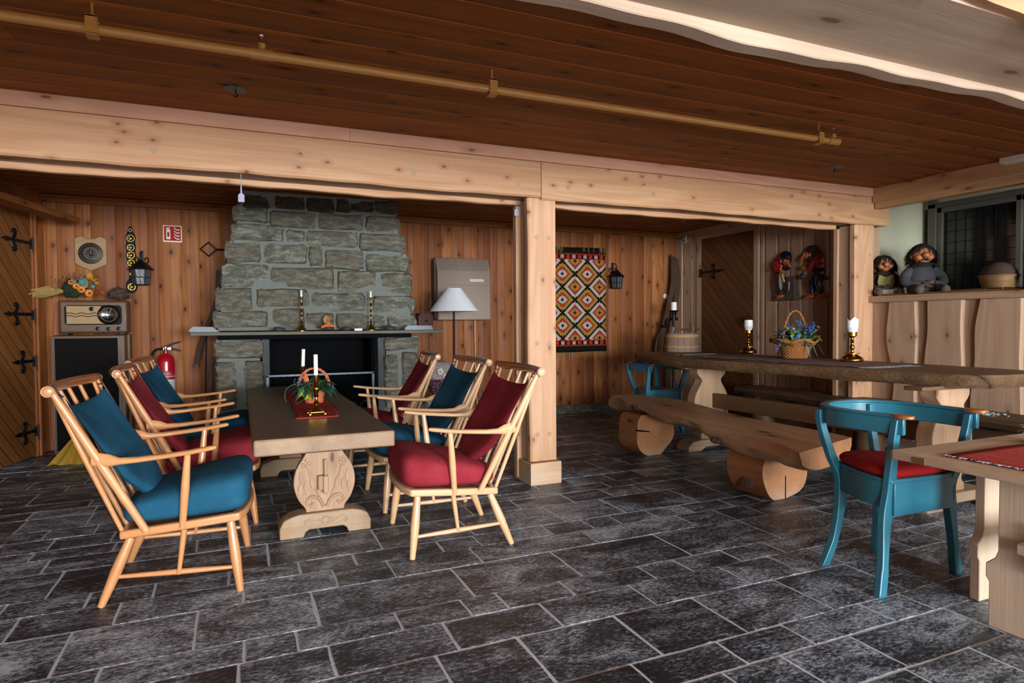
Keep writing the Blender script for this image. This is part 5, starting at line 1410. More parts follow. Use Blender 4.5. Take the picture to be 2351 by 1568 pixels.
for li, (dz, amp, sc) in enumerate(levels):
    for k, p in enumerate(loop):
        nz = noise.noise(Vector((p.x * 9, p.y * 9, dz * 40))) * .012 * amp + noise.noise(Vector((p.x * 30, p.y * 30, dz * 60))) * .006 * amp
        inward = (cen - Vector((p.x, lerp(p.y, cen.y, .0), 0))); inward = Vector((cen.x - p.x, 0 if 2.5 < p.y < 5.5 else (4.0 - p.y) * .3, 0)).normalized()
        d = {.93: .06, .985: .012, 1.0: .002, 1.004: 0, .99: .008, .965: .03}[sc]
        q = Vector((p.x, p.y, 0)) + inward * (d - nz)
        vs.append((q.x - 4.0, q.y - 3.5, LZ + dz + (noise.noise(Vector((p.x * 3, p.y * 3, 5))) * .012 if dz < -.07 else 0)))
for i in range(len(levels) - 1):
    for k in range(n): k2 = (k + 1) % n; fs.append((i * n + k, i * n + k2, (i + 1) * n + k2, (i + 1) * n + k))
b._add(vs, fs, 0, .4, True); b._add([vs[k] for k in range(n)], [list(range(n))], 0, .4); b._add([vs[(len(levels) - 1) * n + k] for k in range(n)], [list(range(n))[::-1]], 0, .4)
b.build('tabletop', 'slab', lg)
def bigleg(yc, cx):
    prof = [(0, .62), (.07, .60), (.10, .5), (.16, .52), (.3, .95), (.45, 1.0), (.58, .98), (.7, .78), (.76, .64), (.82, .56), (.87, .72), (.9, .8), (.93, .84), (1, .84)]
    R_ = [(.192 * a, lerp(.1, LZ - .085, t)) for t, a in prof]; q = [(a, c) for a, _, c in smoothpath([(a, 0, c) for a, c in R_], 4)]
    b = MB(); poly = q + [(-a, c) for a, c in q[::-1]]; b.prism(poly, yc - .055, yc + .055, 'xz'); o = b.build('leg', 'tableend', lg, bevel=.006); o.location = (cx - 4.0, -3.5, 0)
    b = MB(); b.box((-.3, yc - .06, LZ - .10), (.5, yc + .06, LZ - .075)); o = b.build('cross_batten', 'stretch', lg, bevel=.006); o.location = (cx - 4.0, -3.5, 0)
    W = .345; b = MB(); pts = [(-W, 0), (-W, .05), (-W + .05, .085), (-.2, .1), (.2, .1), (W - .05, .085), (W, .05), (W, 0), (.2, 0), (.15, .035), (-.15, .035), (-.2, 0)]
    b.prism(pts, yc - .09, yc + .09, 'xz'); o = b.build('foot', 'foot', lg, bevel=.01, seg=3); o.location = (cx - 4.0 + .06, -3.5, 0)
bigleg(4.6, 3.96); bigleg(2.54, 4.06)
b = MB(); b._add([(3.965, 4.54, .385), (4.035, 2.56, .385), (4.075, 2.56, .385), (4.005, 4.54, .385), (3.965, 4.54, .515), (4.035, 2.56, .515), (4.075, 2.56, .515), (4.005, 4.54, .515)], [(0, 3, 2, 1), (4, 5, 6, 7), (0, 1, 5, 4), (1, 2, 6, 5), (2, 3, 7, 6), (3, 0, 4, 7)], 0, .4)
o = b.build('stretcher', 'stretch', lg, bevel=.004); o.location = (-4, -3.5, 0)
cloth_strip('table_runner', 'runner_grey', 3.0, 4.95, 3.93, 4.42, LZ + .001, 'grey rag runner with red stripes and pale fringe on the long table', fr=.07, wob=.008, skew=.03, frmat='aprongrey')
# bucket
p = at(1578, 808, Z=LZ)
bk = thing('stave_bucket', (p.x + .03, p.y + .13, LZ + .001), 'weathered wooden stave bucket with handle bar on the long table', 'bucket')
R_ = .185; Hb = .2
b = MB()
for k in range(18):
    a0, a1 = 2 * PI * k / 18 + .008, 2 * PI * (k + 1) / 18 - .008; vs = []
    hh = Hb
    for z, r_ in ((0, R_ * 1.02), (hh, R_ * .94)):
        for a in (a0, (a0 + a1) / 2, a1): vs += [(r_ * math.cos(a), r_ * math.sin(a), z), ((r_ - .015) * math.cos(a), (r_ - .015) * math.sin(a), z)]
    b._add(vs, [(0, 2, 8, 6), (2, 4, 10, 8), (1, 7, 9, 3), (3, 9, 11, 5), (6, 8, 9, 7), (8, 10, 11, 9), (0, 1, 3, 2), (2, 3, 5, 4), (0, 6, 7, 1), (4, 5, 11, 10)], 0, RNG.random())
b.lathe([(R_ * .95, .01), (R_ * .95, .02)], n=24); b.build('staves', 'staves', bk)
for z, q in ((.055, 1.02), (.165, .965), (.178, .958)): MB().tube([(R_ * q * math.cos(t * PI / 24), R_ * q * math.sin(t * PI / 24), z + .002 * math.sin(t)) for t in range(48)], .006, 6, closed=True).build('hoop', 'withy', bk)
for sx in (-1, 1): 
    b = MB(); b.tube([(sx * .135, -.0, .19), (sx * .135, 0, .25)], .012, 6); b.lathe([(.03, -.01), (.03, .01)], (sx * .135, 0, .245), 20, mat=Ry(PI / 2)); b.build('ear', 'staves', bk)
MB().tube([(-.17, 0, .245), (.24, 0, .24)], .012, 8).build('handle_bar', 'dkbench', bk)
# brass candlesticks with glass/white candles
bp = [(.075, 0), (.08, .006), (.08, .02), (.07, .035), (.045, .05), (.035, .055), (.038, .062), (.06, .064), (.06, .068), (.03, .07), (.013, .076), (.011, .09), (.018, .105), (.018, .12), (.011, .132), (.01, .15), (.016, .158), (.01, .166), (.009, .185), (.018, .192), (.03, .2), (.034, .202), (.034, .232), (.03, .236)]
def bigstick(loc, lab, melted):
    t = thing('brass_candlestick', loc, lab, 'candlestick', 0, 'stout brass candlesticks on the long table')
    MB().lathe(bp, n=32).build('holder', 'brass', t)
    b = MB(); n = 28; prof = [(.033, .232), (.042, .262), (.043, .30), (.041, .335)]; vs = []; fs = []
    for (r_, z) in prof:
        for k in range(n):
            a = 2 * PI * k / n; zz = z + (.009 * math.sin(a * 3 + 1) + .006 * math.sin(a * 5) if (melted and z > .33) else 0); q = r_ * (1.1 if melted and z > .33 else 1); vs.append((q * math.cos(a), q * math.sin(a), zz))
    for k in range(n): a = 2 * PI * k / n; vs.append((.034 * math.cos(a), .034 * math.sin(a), .325))
    for i in range(4):
        for k in range(n): k2 = (k + 1) % n; fs.append((i * n + k, i * n + k2, (i + 1) * n + k2, (i + 1) * n + k))
    fs.append([4 * n + k for k in range(n)]); fs.append(list(range(n))[::-1]); b._add(vs, fs, 0, 0, True); b.build('candle', 'white', t)
    MB().lathe([(.034, .234), (.0445, .262), (.0445, .272)], n=10, smooth=False).build('glass_cup', M['cupglass'], t)
    return t
M['cupglass'] = plain('frosted_cup', '#cfd8e2', .12, 0, coat=.5)
p = at(1718, 812, Z=LZ); bigstick((p.x, p.y, LZ + .007), 'stout brass candlestick with straight white candle left of the wicker basket', False)
p = at(1956, 832, Z=LZ); bigstick((p.x, p.y, LZ + .007), 'stout brass candlestick with melted white candle right of the wicker basket', True)
# wicker basket
p = at(1838, 826, Z=LZ)
wb = thing('wicker_basket', (p.x, p.y + .06, LZ + .012), 'wicker basket of blue and lime artificial flowers on the long table', 'flower basket')
b = MB()
def brad(z): return .085 + .03 * (z / .09) if z < .09 else .115 + (z - .09) * 1.3
for k in range(13):
    z = .006 + k * .0095
    r_ = brad(z)
    b.tube([((r_ + .004 * (1 if (t + k) % 2 else -1)) * math.cos(t * 2 * PI / 44), (r_ + .004 * (1 if (t + k) % 2 else -1)) * math.sin(t * 2 * PI / 44), z + (.012 * math.sin(t * 2 * PI / 44 * 6) if k > 9 else 0)) for t in range(44)], .005, 5, closed=True)
for k in range(22):
    a = k * 2 * PI / 22; b.tube([(brad(z) * math.cos(a), brad(z) * math.sin(a), z) for z in (0, .04, .09, .125)], .004, 5)
for k in range(3): b.tube([((.168 + .008 * k) * math.cos(t * 2 * PI / 48), (.168 + .008 * k) * math.sin(t * 2 * PI / 48), .132 + .012 * math.sin(t * 2 * PI / 48 * 6 + k)) for t in range(48)], .006, 5, closed=True)
b.lathe([(.08, .002), (.08, .006)], n=20); b.build('weave', 'wicker', wb)
b = MB(); 
for off in range(3): b.tube([(.125 * math.cos(PI * k / 28) + .005 * math.cos(k + off * 2.1), .005 * math.sin(k + off * 2.1), .12 + .235 * math.sin(PI * k / 28)) for k in range(29)], .005, 6)
b.build('handle', 'wicker', wb)
rr = random.Random(31); b = MB()
for k in range(300):
    a = rr.uniform(0, 2 * PI); rd_ = rr.uniform(0, .13); el = rr.uniform(-.3, 1.3); b.leaf((rd_ * math.cos(a), rd_ * math.sin(a), .12 + rr.uniform(0, .06)), (math.cos(a) * math.cos(el), math.sin(a) * math.cos(el), math.sin(el)), rr.uniform(.05, .10), rr.uniform(.018, .034), rr.choice([0, 0, 1, 2]), .4)
for k in range(3): b.leaf((-.03 + .06 * k, -.12, .13), (.15 * k, -.5, -.9), .12, .012, 2, .2)
b.build('foliage', ['leaf', 'leafdk', 'leafblue'], wb)
b = MB()
for k in range(16):
    if k and k % 2 == 0: b.build('blue_flower', 'bluefl', wb); b = MB()
    a = rr.uniform(-.3, 3.6); c = Vector((.12 * math.cos(a) * rr.uniform(.3, 1.2), -.05 + rr.uniform(-.06, .08), .17 + rr.uniform(-.02, .09)))
    for q in range(9): b.ell(c + Vector((rr.gauss(0, .013), rr.gauss(0, .013), rr.gauss(0, .016))), .007, .007, .007, 0, 0, 6, 4)
for k in range(12): b.ell((-.2 - .004 * k, -.05, .13 - .006 * k + rr.uniform(-.01, .01)), .006, .006, .006, 0, 0, 6, 4)
b.build('blue_flower', 'bluefl', wb)
b = MB()
for k in range(16):
    c = Vector((rr.choice([-1, 1]) * rr.uniform(.01, .13), rr.uniform(-.12, .0), .17 + rr.uniform(-.02, .06)))
    for q in range(8): b.leaf(c, (rr.uniform(-1, 1), rr.uniform(-1, .2), rr.uniform(-.4, 1)), .025, .02, 0, .1)
    b.build('lime_flower', 'lime', wb); b = MB()
b = MB()
for k in range(4):
    c = Vector((rr.uniform(-.09, .1), rr.uniform(-.1, -.03), .16 + rr.uniform(-.02, .06)))
    for q in range(12): b.ell(c + Vector((rr.gauss(0, .01), rr.gauss(0, .01), rr.gauss(0, .01))), .006, .006, .006, 0, 0, 6, 4)
b.build('orange_berries', 'peach', wb); wb.scale = (1.08, 1.08, 1.14)

# ================================================================ LOG BENCH
SB = .44
lb_ = thing('log_bench', (3.3, 3.9, 0), 'split log bench with waney edge resting on two sawn log rounds', 'bench')
nearE = [(3.40, 5.36), (3.33, 5.05), (3.27, 4.75), (3.19, 4.4), (3.10, 4.0), (3.04, 3.65), (2.985, 3.3), (2.93, 2.95), (2.885, 2.7), (2.855, 2.55)]
farE = [(3.70, 5.31), (3.74, 5.05), (3.77, 4.76), (3.70, 4.4), (3.60, 4.0), (3.53, 3.65), (3.53, 3.3), (3.53, 3.0), (3.52, 2.85), (3.50, 2.75)]
NE = smoothpath([(a, c, 0) for a, c in nearE], 6); FE = smoothpath([(a, c, 0) for a, c in farE], 6); vs = []; fs = []; K = 14
for i, (a, c) in enumerate(zip(NE, FE)):
    y_ = a.y; t = i / (len(NE) - 1)
    dep = .135 + .04 * math.sin(t * 9 + 1) + .025 * math.sin(t * 21)
    bulge = .03 + .07 * max(0, math.sin(t * 14 + 2.2)) + .012 * noise.noise(Vector((0, y_ * 6, 0)))
    for k in range(K):
        wn = .022 * math.sin(t * 14 + 2.6) + .012 * math.sin(t * 31) + .01 * noise.noise(Vector((2, y_ * 9, 0)))
        if k == 0: p = Vector((a.x + wn, a.y, SB))
        elif k == K - 1: p = Vector((c.x, c.y, SB))
        else:
            u = (k) / (K - 1); ang_ = PI * u
            q = a.lerp(c, .5 - .5 * math.cos(ang_)); out = -math.cos(ang_)
            p = Vector((q.x + out * bulge * math.sin(ang_) ** .5 * (1 if out < 0 else .5), q.y, SB - dep * math.sin(ang_) ** .75))
            p += Vector((1, 0, .6)) * noise.noise(Vector((k * .5, y_ * 7, 3))) * .012
        vs.append((p.x - 3.3, p.y - 3.9, p.z))
nL = len(NE)
for i in range(nL - 1):
    for k in range(K - 1): fs.append((i * K + k, i * K + k + 1, (i + 1) * K + k + 1, (i + 1) * K + k))
b = MB(); b._add(vs, fs, 0, .3, True)
tv = []; 
for i in range(nL): tv += [vs[i * K], vs[i * K + K - 1]]
b._add(tv, [(2 * i, 2 * i + 1, 2 * i + 3, 2 * i + 2) for i in range(nL - 1)], 0, .3)
b._add([vs[(nL - 1) * K + k] for k in range(K)], [list(range(K))], 1, .3); b._add([vs[k] for k in range(K)], [list(range(K))], 1, .3)
b.ell((3.262 - 3.3, 4.72 - 3.9, .405), .03, .045, .03, 2, .5, jit=.4, mat=Rx(.3)); b.ell((2.985 - 3.3, 3.38 - 3.9, .355), .03, .05, .022, 2, .5, jit=.4)
M['knotgrey'] = plain('grey_knot', '#5c4c40', .8, 0, .8, 60, spec=.15, var=.8)
b.build('seat', ['logtop', 'logend', 'knotgrey'], lb_)
def log_round(yf, xc, rad, ln, shape, name='log_leg', htop=.4):
    n = 36; b = MB(); vs = []; fs = []
    for yy in (0, ln * .5, ln):
        for k in range(n):
            a = 2 * PI * k / n; r_ = rad * (1 + .05 * math.sin(a * 3 + shape) + .035 * math.sin(a * 5 + shape * 2)) * (1.0 if yy != ln * .5 else 1.02)
            x = r_ * math.cos(a); z = rad * .93 + r_ * math.sin(a); z = max(0, min(z, htop)); vs.append((x, yy, z))
    for i in range(2):
        for k in range(n): k2 = (k + 1) % n; fs.append((i * n + k, i * n + k2, (i + 1) * n + k2, (i + 1) * n + k))
    b._add(vs, fs, 0, .3, True); b._add(vs[:n], [list(range(n))], 1, .4); b._add(vs[-n:], [list(range(n))[::-1]], 1, .4)
    if shape > 2:
        b.lathe([(.045, 0), (.05, .03), (.035, .034)], (-rad * .86, .14, .10), 16, 2, mat=Ry(-PI / 2 + .3)); b.lathe([(.035, 0), (.034, .03), (.02, .032)], (-rad * .72, .12, .3), 16, 2, mat=Ry(-PI / 2 + .7))
        b.box((-.004, -.002, .0), (.004, .005, .15), 3)
    else: b.prism([(-.2, .24), (-.06, .215), (0.01, .15), (-.05, .205), (-.2, .225)], -.003, .01, 'xz', 3)
    o = b.build(name, ['logside', 'logend', 'knotgrey', 'soot'], lb_); o.location = (xc - 3.3, yf - 3.9, 0); o.rotation_euler = (0, 0, math.radians(4))
M['logside'] = wood('log_side_wood', '#aa7048', '#74452a', 1, .2, '#3a2010', .55, 1, .2, ring=5)
log_round(4.56, 3.34, .208, .26, 1.2, htop=.36); log_round(3.07, 3.29, .215, .3, 2.6, htop=.365)

# ================================================================ BLUE ARMCHAIRS
def blue_chair(label, cushion):
    t = thing('blue_armchair', (0, 0, 0), label, 'chair', 0, 'blue painted barrel-back armchairs')
    AZ = .765
    legs = [[(-.27, -.18, 0), (-.235, -.165, .12), (-.19, -.14, .3), (-.165, -.14, .42), (-.17, -.15, .52), (-.165, -.16, .66), (-.155, -.165, AZ - .02)],
            [(.28, -.15, 0), (.255, -.155, .12), (.22, -.16, .3), (.20, -.165, .42), (.235, -.18, .52), (.275, -.19, .66), (.29, -.195, AZ - .02)],
            [(-.19, .17, 0), (-.13, .165, .12), (-.085, .165, .3), (-.08, .17, .42), (-.12, .19, .52), (-.16, .21, .66), (-.165, .215, AZ - .02)],
            [(.205, .19, 0), (.2, .18, .12), (.19, .17, .3), (.19, .17, .42), (.2, .2, .52), (.21, .23, .66), (.21, .235, AZ - .02)]]
    for L in legs:
        path = smoothpath(L, 5); b = MB(); vs = []; fs = []
        for k, p in enumerate(path):
            z = p.z; wq = .019 + .012 * math.exp(-((z - .38) / .13) ** 2) + (.004 if z < .1 else 0); dq = .016
            ca = math.atan2(L[0][1], L[0][0] - .02) ; ex = Vector((math.cos(ca), math.sin(ca), 0)); ey = Vector((-math.sin(ca), math.cos(ca), 0))
            if k == 0: e0 = (ex, ey)
            ex, ey = Vector((1, 0, 0)), Vector((0, 1, 0))
            for sx, sy in ((-1, -1), (1, -1), (1, 1), (-1, 1)): vs.append(p + ex * sx * wq + ey * sy * dq)
        for k in range(len(path) - 1):
            for e in range(4): e2 = (e + 1) % 4; fs.append((k * 4 + e, k * 4 + e2, k * 4 + 4 + e2, k * 4 + 4 + e))
        fs += [[0, 1, 2, 3], [len(vs) - 4 + e for e in range(4)]]
        b._add(vs, fs, 0, .4); b.build('leg', 'blue_paint', t, bevel=.004)
    # curved rail: wide band, capped by a thin top
    arc = smoothpath([(-.155, -.20, 0), (-.175, -.05, 0), (-.185, .1, 0), (-.13, .22, 0), (.02, .29, 0), (.18, .265, 0), (.275, .14, 0), (.30, -.03, 0), (.30, -.225, 0)], 6)
    def bandm(b, arc, th, z0f, z1, mi=0):
        vs = []; fs = []; n = len(arc)
        for k, p in enumerate(arc):
            d = (arc[min(k + 1, n - 1)] - arc[max(k - 1, 0)]).normalized(); nn = Vector((-d.y, d.x, 0)) * th / 2; z0 = z0f(k / (n - 1)) if callable(z0f) else z0f
            vs += [(p.x - nn.x, p.y - nn.y, z0), (p.x + nn.x, p.y + nn.y, z0), (p.x + nn.x, p.y + nn.y, z1), (p.x - nn.x, p.y - nn.y, z1)]
        for k in range(n - 1):
            for e in range(4): e2 = (e + 1) % 4; fs.append((k * 4 + e, k * 4 + e2, k * 4 + 4 + e2, k * 4 + 4 + e))
        fs += [[0, 1, 2, 3], [len(vs) - 4 + e for e in range(4)]]; b._add(vs, fs, mi, .5, True)
    b = MB(); bandm(b, arc, .022, AZ - .085, AZ - .012); b.build('back_rail', 'blue_paint', t, bevel=.003)
    b = MB(); bandm(b, arc, .042, AZ - .012, AZ); b.build('rail_cap', 'blue_paint', t, bevel=.004)
    for p_, sx in (((-.155, -.19), -1), ((.30, -.21), 1)):
        b = MB(); b.prism([(p_[0] + .032 * math.cos(q * PI / 8), p_[1] + .05 * math.sin(q * PI / 8)) for q in range(16)], AZ - .014, AZ + .002, 'xy')
        o = b.build('arm_tip', 'railwood', t, bevel=.004); o['label'] = 'worn bare wood arm end'
    # seat
    sh = [(-.185, -.165), (.215, -.185), (.225, -.05), (.2, .1), (.13, .19), (.02, .22), (-.07, .19), (-.13, .08), (-.18, -.05)]
    shs = [(p.x, p.y) for p in smoothpath([(a, c, 0) for a, c in sh + sh[:1]], 4)][:-1]
    b = MB(); b.prism(shs, .465, .485, 'xy'); b.build('seat', 'blue_paint', t, bevel=.005)
    ap = [Vector((a * .95, c * .95, 0)) for a, c in shs]
    front = [Vector((-.165, -.155, 0)), Vector((.2, -.175, 0))]
    b = MB(); bandm(b, front, .024, .325, .468); bandm(b, ap[4:], .022, .355, .468); b.build('apron', 'blue_paint', t, bevel=.003)
    if cushion:
        b = MB(); n = len(shs); vs = []; fs = []
        for (sc, z) in ((.93, .486), (1.0, .498), (1.0, .512), (.94, .525), (.7, .532), (.3, .534)):
            for a, c in shs: vs.append(((a - .02) * sc * .98 + .02, c * sc * .98, z))
        for i in range(5):
            for k in range(n): k2 = (k + 1) % n; fs.append((i * n + k, i * n + k2, (i + 1) * n + k2, (i + 1) * n + k))
        fs += [list(range(n))[::-1], [5 * n + k for k in range(n)]]; b._add(vs, fs, 0, .3, True); b.build('seat_cushion', 'fab_red2', t)
    return t
bc1 = blue_chair('blue painted armchair with red seat cushion in the right foreground', True)
bc1.location = (2.74, 1.98, 0)
bc2 = blue_chair('blue painted armchair without cushion tucked under the far end of the long table', False); bc2.location = (4.0, 5.50, 0); bc2.scale = (.985, .985, .97)

# ================================================================ WALL BENCH
wbn = thing('wall_bench', (5.1, 3.9, 0), 'dark plank bench along the wainscot behind the long table', 'bench')
b = MB(); n = 40; vs = []; fs = []
for i in range(n + 1):
    y_ = lerp(5.35, 1.7, i / n); xa = 4.98 + .02 * math.sin(y_ * 3) + .015 * noise.noise(Vector((y_ * 5, 0, 0))); xb = 5.36
    for x_, z_ in ((xa, .455), (xb, .455), (xb, .38), (xa + .03, .375), (xa - .008, .42)): vs.append((x_ - 5.1, y_ - 3.9, z_ + .004 * math.sin(y_ * 7)))
for i in range(n):
    for k in range(5): k2 = (k + 1) % 5; fs.append((i * 5 + k, i * 5 + k2, i * 5 + 5 + k2, i * 5 + 5 + k))
fs += [[0, 1, 2, 3, 4], [n * 5 + k for k in range(5)][::-1]]; b._add(vs, fs, 0, .5); b.build('seat', 'dkbench', wbn)
b = MB(); b.box((-.02, -2.1, .2), (.02, 1.4, .375)); b.build('apron', 'dkbench', wbn, bevel=.004)
for y_ in (1.25, .0, -1.4): b = MB(); b.tube([(0.08, y_, 0), (.08, y_, .385)], [.13, .11], 14); b.build('log_leg', 'dkbench', wbn)
b = MB(); rr = random.Random(14)
for k in range(170):
    c = Vector((rr.uniform(-.08, .1), rr.gauss(0, .09), rr.uniform(.002, .012))); d = Vector((rr.uniform(-1, 1), rr.uniform(-1, 1), rr.uniform(0, .6)))
    b.tube([c, c + d * .015, c + Vector((rr.uniform(-1, 1), rr.uniform(-1, 1), .3)) * .02], .0022, 4)
p = at(2245, 968, Z=.462); tag(b.build('sheepskin_scrap', 'aprongrey', loc=(5.12, 2.98, .458)), 'frayed pale fleece scrap lying on the dark wall bench', 'fleece')

# ================================================================ PINE TABLE (right foreground)
PZ = .66
pt_ = thing('pine_table', (3.0, 1.2, 0), 'scrubbed pale pine trestle table cut off by the right edge', 'table')
b = MB(); b.prism([(2.34, 1.67), (2.325, 1.65), (2.325, .72), (2.34, .70), (4.1, .70), (4.1, 1.67)], PZ - .03, PZ, 'xy', mat=T(-3.0, -1.2, 0)); b.build('tabletop', 'pine_pale', pt_, bevel=.004)
MB().box((2.318 - 3.0, 1.52 - 1.2, PZ - .027), (2.327 - 3.0, 1.56 - 1.2, PZ - .004)).build('bread_peg', 'stretch', pt_)
def ogee(u0, u1, z1):
    L = [(u0, 0), (u0, .17), (u0 - .012, .19), (u0 - .012, .24), (u0 + .02, .27), (u0 + .03, .30), (u0 + .03, z1)]
    Rr = [(u1, 0), (u1, .17), (u1 + .012, .19), (u1 + .012, .24), (u1 - .02, .27), (u1 - .03, .30), (u1 - .03, z1)]
    return L + Rr[::-1]
b = MB(); b.prism([(a - 1.2, z) for a, z in ogee(.86, 1.46, PZ - .03)], 2.61 - 3.0, 2.65 - 3.0, 'yz'); b.box((2.60 - 3.0, 1.10 - 1.2, .0), (2.655 - 3.0, 1.22 - 1.2, .03)); b.build('end_panel', 'pine_leg', pt_, bevel=.004)
b = MB(); b.prism([(a - 3.0, z) for a, z in ogee(2.80, 3.02, PZ - .03)], 1.60 - 1.2, 1.64 - 1.2, 'xz'); b.build('leg_board', 'pine_leg', pt_, bevel=.004)
b = MB(); b.prism([(a - 3.0, z) for a, z in ogee(3.62, 3.84, PZ - .03)], 1.60 - 1.2, 1.64 - 1.2, 'xz'); b.build('leg_board', 'pine_leg', pt_, bevel=.004)
b = MB(); b.prism([(a - 1.2, z) for a, z in ogee(.86, 1.46, PZ - .03)], 3.9 - 3.0, 3.94 - 3.0, 'yz'); b.build('end_panel', 'pine_leg', pt_, bevel=.004)
b = MB(); b.box((2.50 - 3.0, 1.13 - 1.2, .30), (3.94 - 3.0, 1.18 - 1.2, .40)); b.build('stretcher', 'pine_leg', pt_, bevel=.005)
b = MB(); b.tube([(2.555 - 3.0, 1.24 - 1.2, .26), (2.555 - 3.0, 1.235 - 1.2, .44)], [.013, .02], 10); b.box((2.535 - 3.0, 1.2 - 1.2, .33), (2.575 - 3.0, 1.33 - 1.2, .37)); b.build('wedge_peg', 'pine_leg', pt_, bevel=.004)
cloth_strip('table_runner', 'runner_red2', 2.42, 4.05, 1.50, .88, PZ + .001, 'bright red rag runner on the pale pine table at the right edge', wob=.002, fr=.02, along='x', frmat='grey_tag')
p = at(2345, 1000, Z=PZ)
gp = thing('potted_plant', (3.02, 1.52, PZ + .006), 'small plant with blue-green leaves at the far edge of the pine table', 'plant')
MB().lathe([(.03, 0), (.045, .05), (.048, .055), (.04, .05)], n=20).build('pot', 'terracotta', gp)
b = MB(); rr = random.Random(4)
for k in range(18): a = rr.uniform(0, 6.28); b.leaf((0, 0, .05), (math.cos(a), math.sin(a), rr.uniform(-.1, .8)), .07, .03, 0, .3)
M['mint'] = plain('mint_leaf', '#7fb5a5', .6); b.build('foliage', 'mint', gp)

# ================================================================ CEILING SERVICES
pz = 2.30; pA = at(0, 42, Y=2.85); pC = at(1911, 329, Y=2.85)
sp_ = thing('sprinkler_pipe', (1.2, 2.85, 0), 'tan painted sprinkler pipe running under the dark ceiling', 'pipe')
def pz_(x): return lerp(2.293, 2.293, 0)
xE = at(1911, 329, Z=2.293).x
b = MB(); b.tube([(-3.2 - 1.2, 0, 2.293), (xE - 1.2, 0, 2.293)], .0195, 20); b.build('pipe', 'pipe', sp_)
for px, py in ((213, 68), (1132, 203), (1876, 320)):
    q = at(px, py, Z=2.293); b = MB(); b.box((q.x - 1.2 - .022, -.004, 2.268), (q.x - 1.2 + .022, .004, 2.345)); b.tube([(q.x - 1.2, 0, 2.27), (q.x - 1.2 - .0001, 0, 2.32)], .0245, 16)
    b = MB(); b.box((q.x - 1.2 - .02, -.026, 2.268), (q.x - 1.2 + .02, -.02, 2.335)); b.box((q.x - 1.2 - .02, .02, 2.268), (q.x - 1.2 + .02, .026, 2.335)); b.box((q.x - 1.2 - .02, -.026, 2.262), (q.x - 1.2 + .02, .026, 2.270)); b.box((q.x - 1.2 - .02, -.026, 2.33), (q.x - 1.2 + .02, .026, 2.337)); b.tube([(q.x - 1.2, 0, 2.33), (q.x - 1.2, 0, CEIL)], .005, 8); b.build('hanger', 'pipe', sp_)
for px, py in ((600, 136), (1900, 328)):
    q = at(px, py, Z=2.293); xx = q.x - 1.2
    b = MB(); b.tube([(xx - .045, 0, 2.293), (xx + .045, 0, 2.293)], .0235, 18); b.tube([(xx, 0, 2.30), (xx, 0, 2.335)], [.014, .017], 12); b.build('tee_fitting', 'pipe', sp_)
    b = MB(); b.tube([(xx, 0, 2.335), (xx, 0, 2.345)], .009, 10)
    for sx in (-1, 1): b.tube([(xx + sx * .01, 0, 2.343), (xx + sx * .012, 0, 2.36), (xx, 0, 2.372)], .0022, 6)
    b.lathe([(.013, 2.371), (.013, 2.374)], (xx, 0, 0), 12); h_ = b.build('sprinkler_head', 'chrome', sp_)
    MB().tube([(xx, 0, 2.345), (xx, 0, 2.368)], .003, 6).build('glass_bulb', 'redberry', h_)
for px, py, lab in ((541, 204, 'round metal ceiling plate with hook above the left of the beam'), (1915, 383, 'round metal ceiling plate near the right end of the sprinkler pipe')):
    q = at(px, py, Z=CEIL); t = thing('ceiling_hook', (q.x, q.y, CEIL), lab, 'hook', 0, 'ceiling plates with hooks')
    MB().lathe([(.058, -.004), (.058, 0)], n=28).build('plate', 'steel', t)
    MB().tube(smoothpath([(0, 0, -.002), (0, 0, -.02), (.01, 0, -.032), (.0, 0, -.042), (-.012, 0, -.034)], 4), .003, 6).build('hook', 'black', t)
q = at(1572, 503, Z=CEIL); t = thing('alarm_sensor', (q.x, q.y, CEIL), 'small chrome sensor on the alcove ceiling', 'sensor')
MB().lathe([(.03, -.006), (.03, 0)], n=20).build('base', 'whitepl', t); MB().lathe([(.012, -.03), (.018, -.02), (.014, -.006)], n=14).build('lens', 'chrome', t)
# strip light at the right edge
q = at(2345, 372, Y=2.72); t = thing('strip_light', (XW - .12, 2.72, CEIL), 'white emergency light box on the ceiling at the right edge', 'light')
MB().box((-.05, -.05, -.045), (.05, .22, 0)).build('casing', 'whitepl', t, bevel=.006); MB().box((-.01, -.2, -.012), (.005, .0, 0)).build('cable_duct', 'whitepl', t)
# hanging tags
for px, py, Yv, lab, loop_ in ((554, 452, 4.075, 'grey paper tag hanging from the beam before the chimney', 0), (1186, 486, 4.24, 'grey looped tag hanging at the top of the post', 1)):
    q = at(px, py, Y=Yv); t = thing('hanging_tag', (q.x, Yv, q.z), lab, 'tag')
    MB().prism([(-.017, -.03), (.017, -.03), (.017, .01), (.006, .022), (-.006, .022), (-.017, .01)], -.0008, .0008, 'xz').build('tag_card', 'grey_tag', t)
    if loop_: MB().tube(smoothpath([(0, 0, .02), (-.012, 0, .06), (.0, .0, .118), (.014, 0, .08), (.004, 0, .02)], 5), .0015, 6).build('loop', 'grey_tag', t)
    else: MB().tube([(0, 0, .02), (0, .0, .10), (0, 0, .135)], [.006, .002, .002], 6).build('loop', 'grey_tag', t)
    b = MB(); 
# ================================================================ TROLL RELIEFS (hang on the alcove wall, facing -X)
def wallpos(px, py): p = at(px, py, X=XR - .05); return p.y, p.z
# woman churning
yc, zc = wallpos(1803, 632)
TW = thing('troll_wall_figure', (XR - .022, yc, zc), 'painted wall figure of an old woman in a blue headscarf leaning over a barrel', 'wall figure')
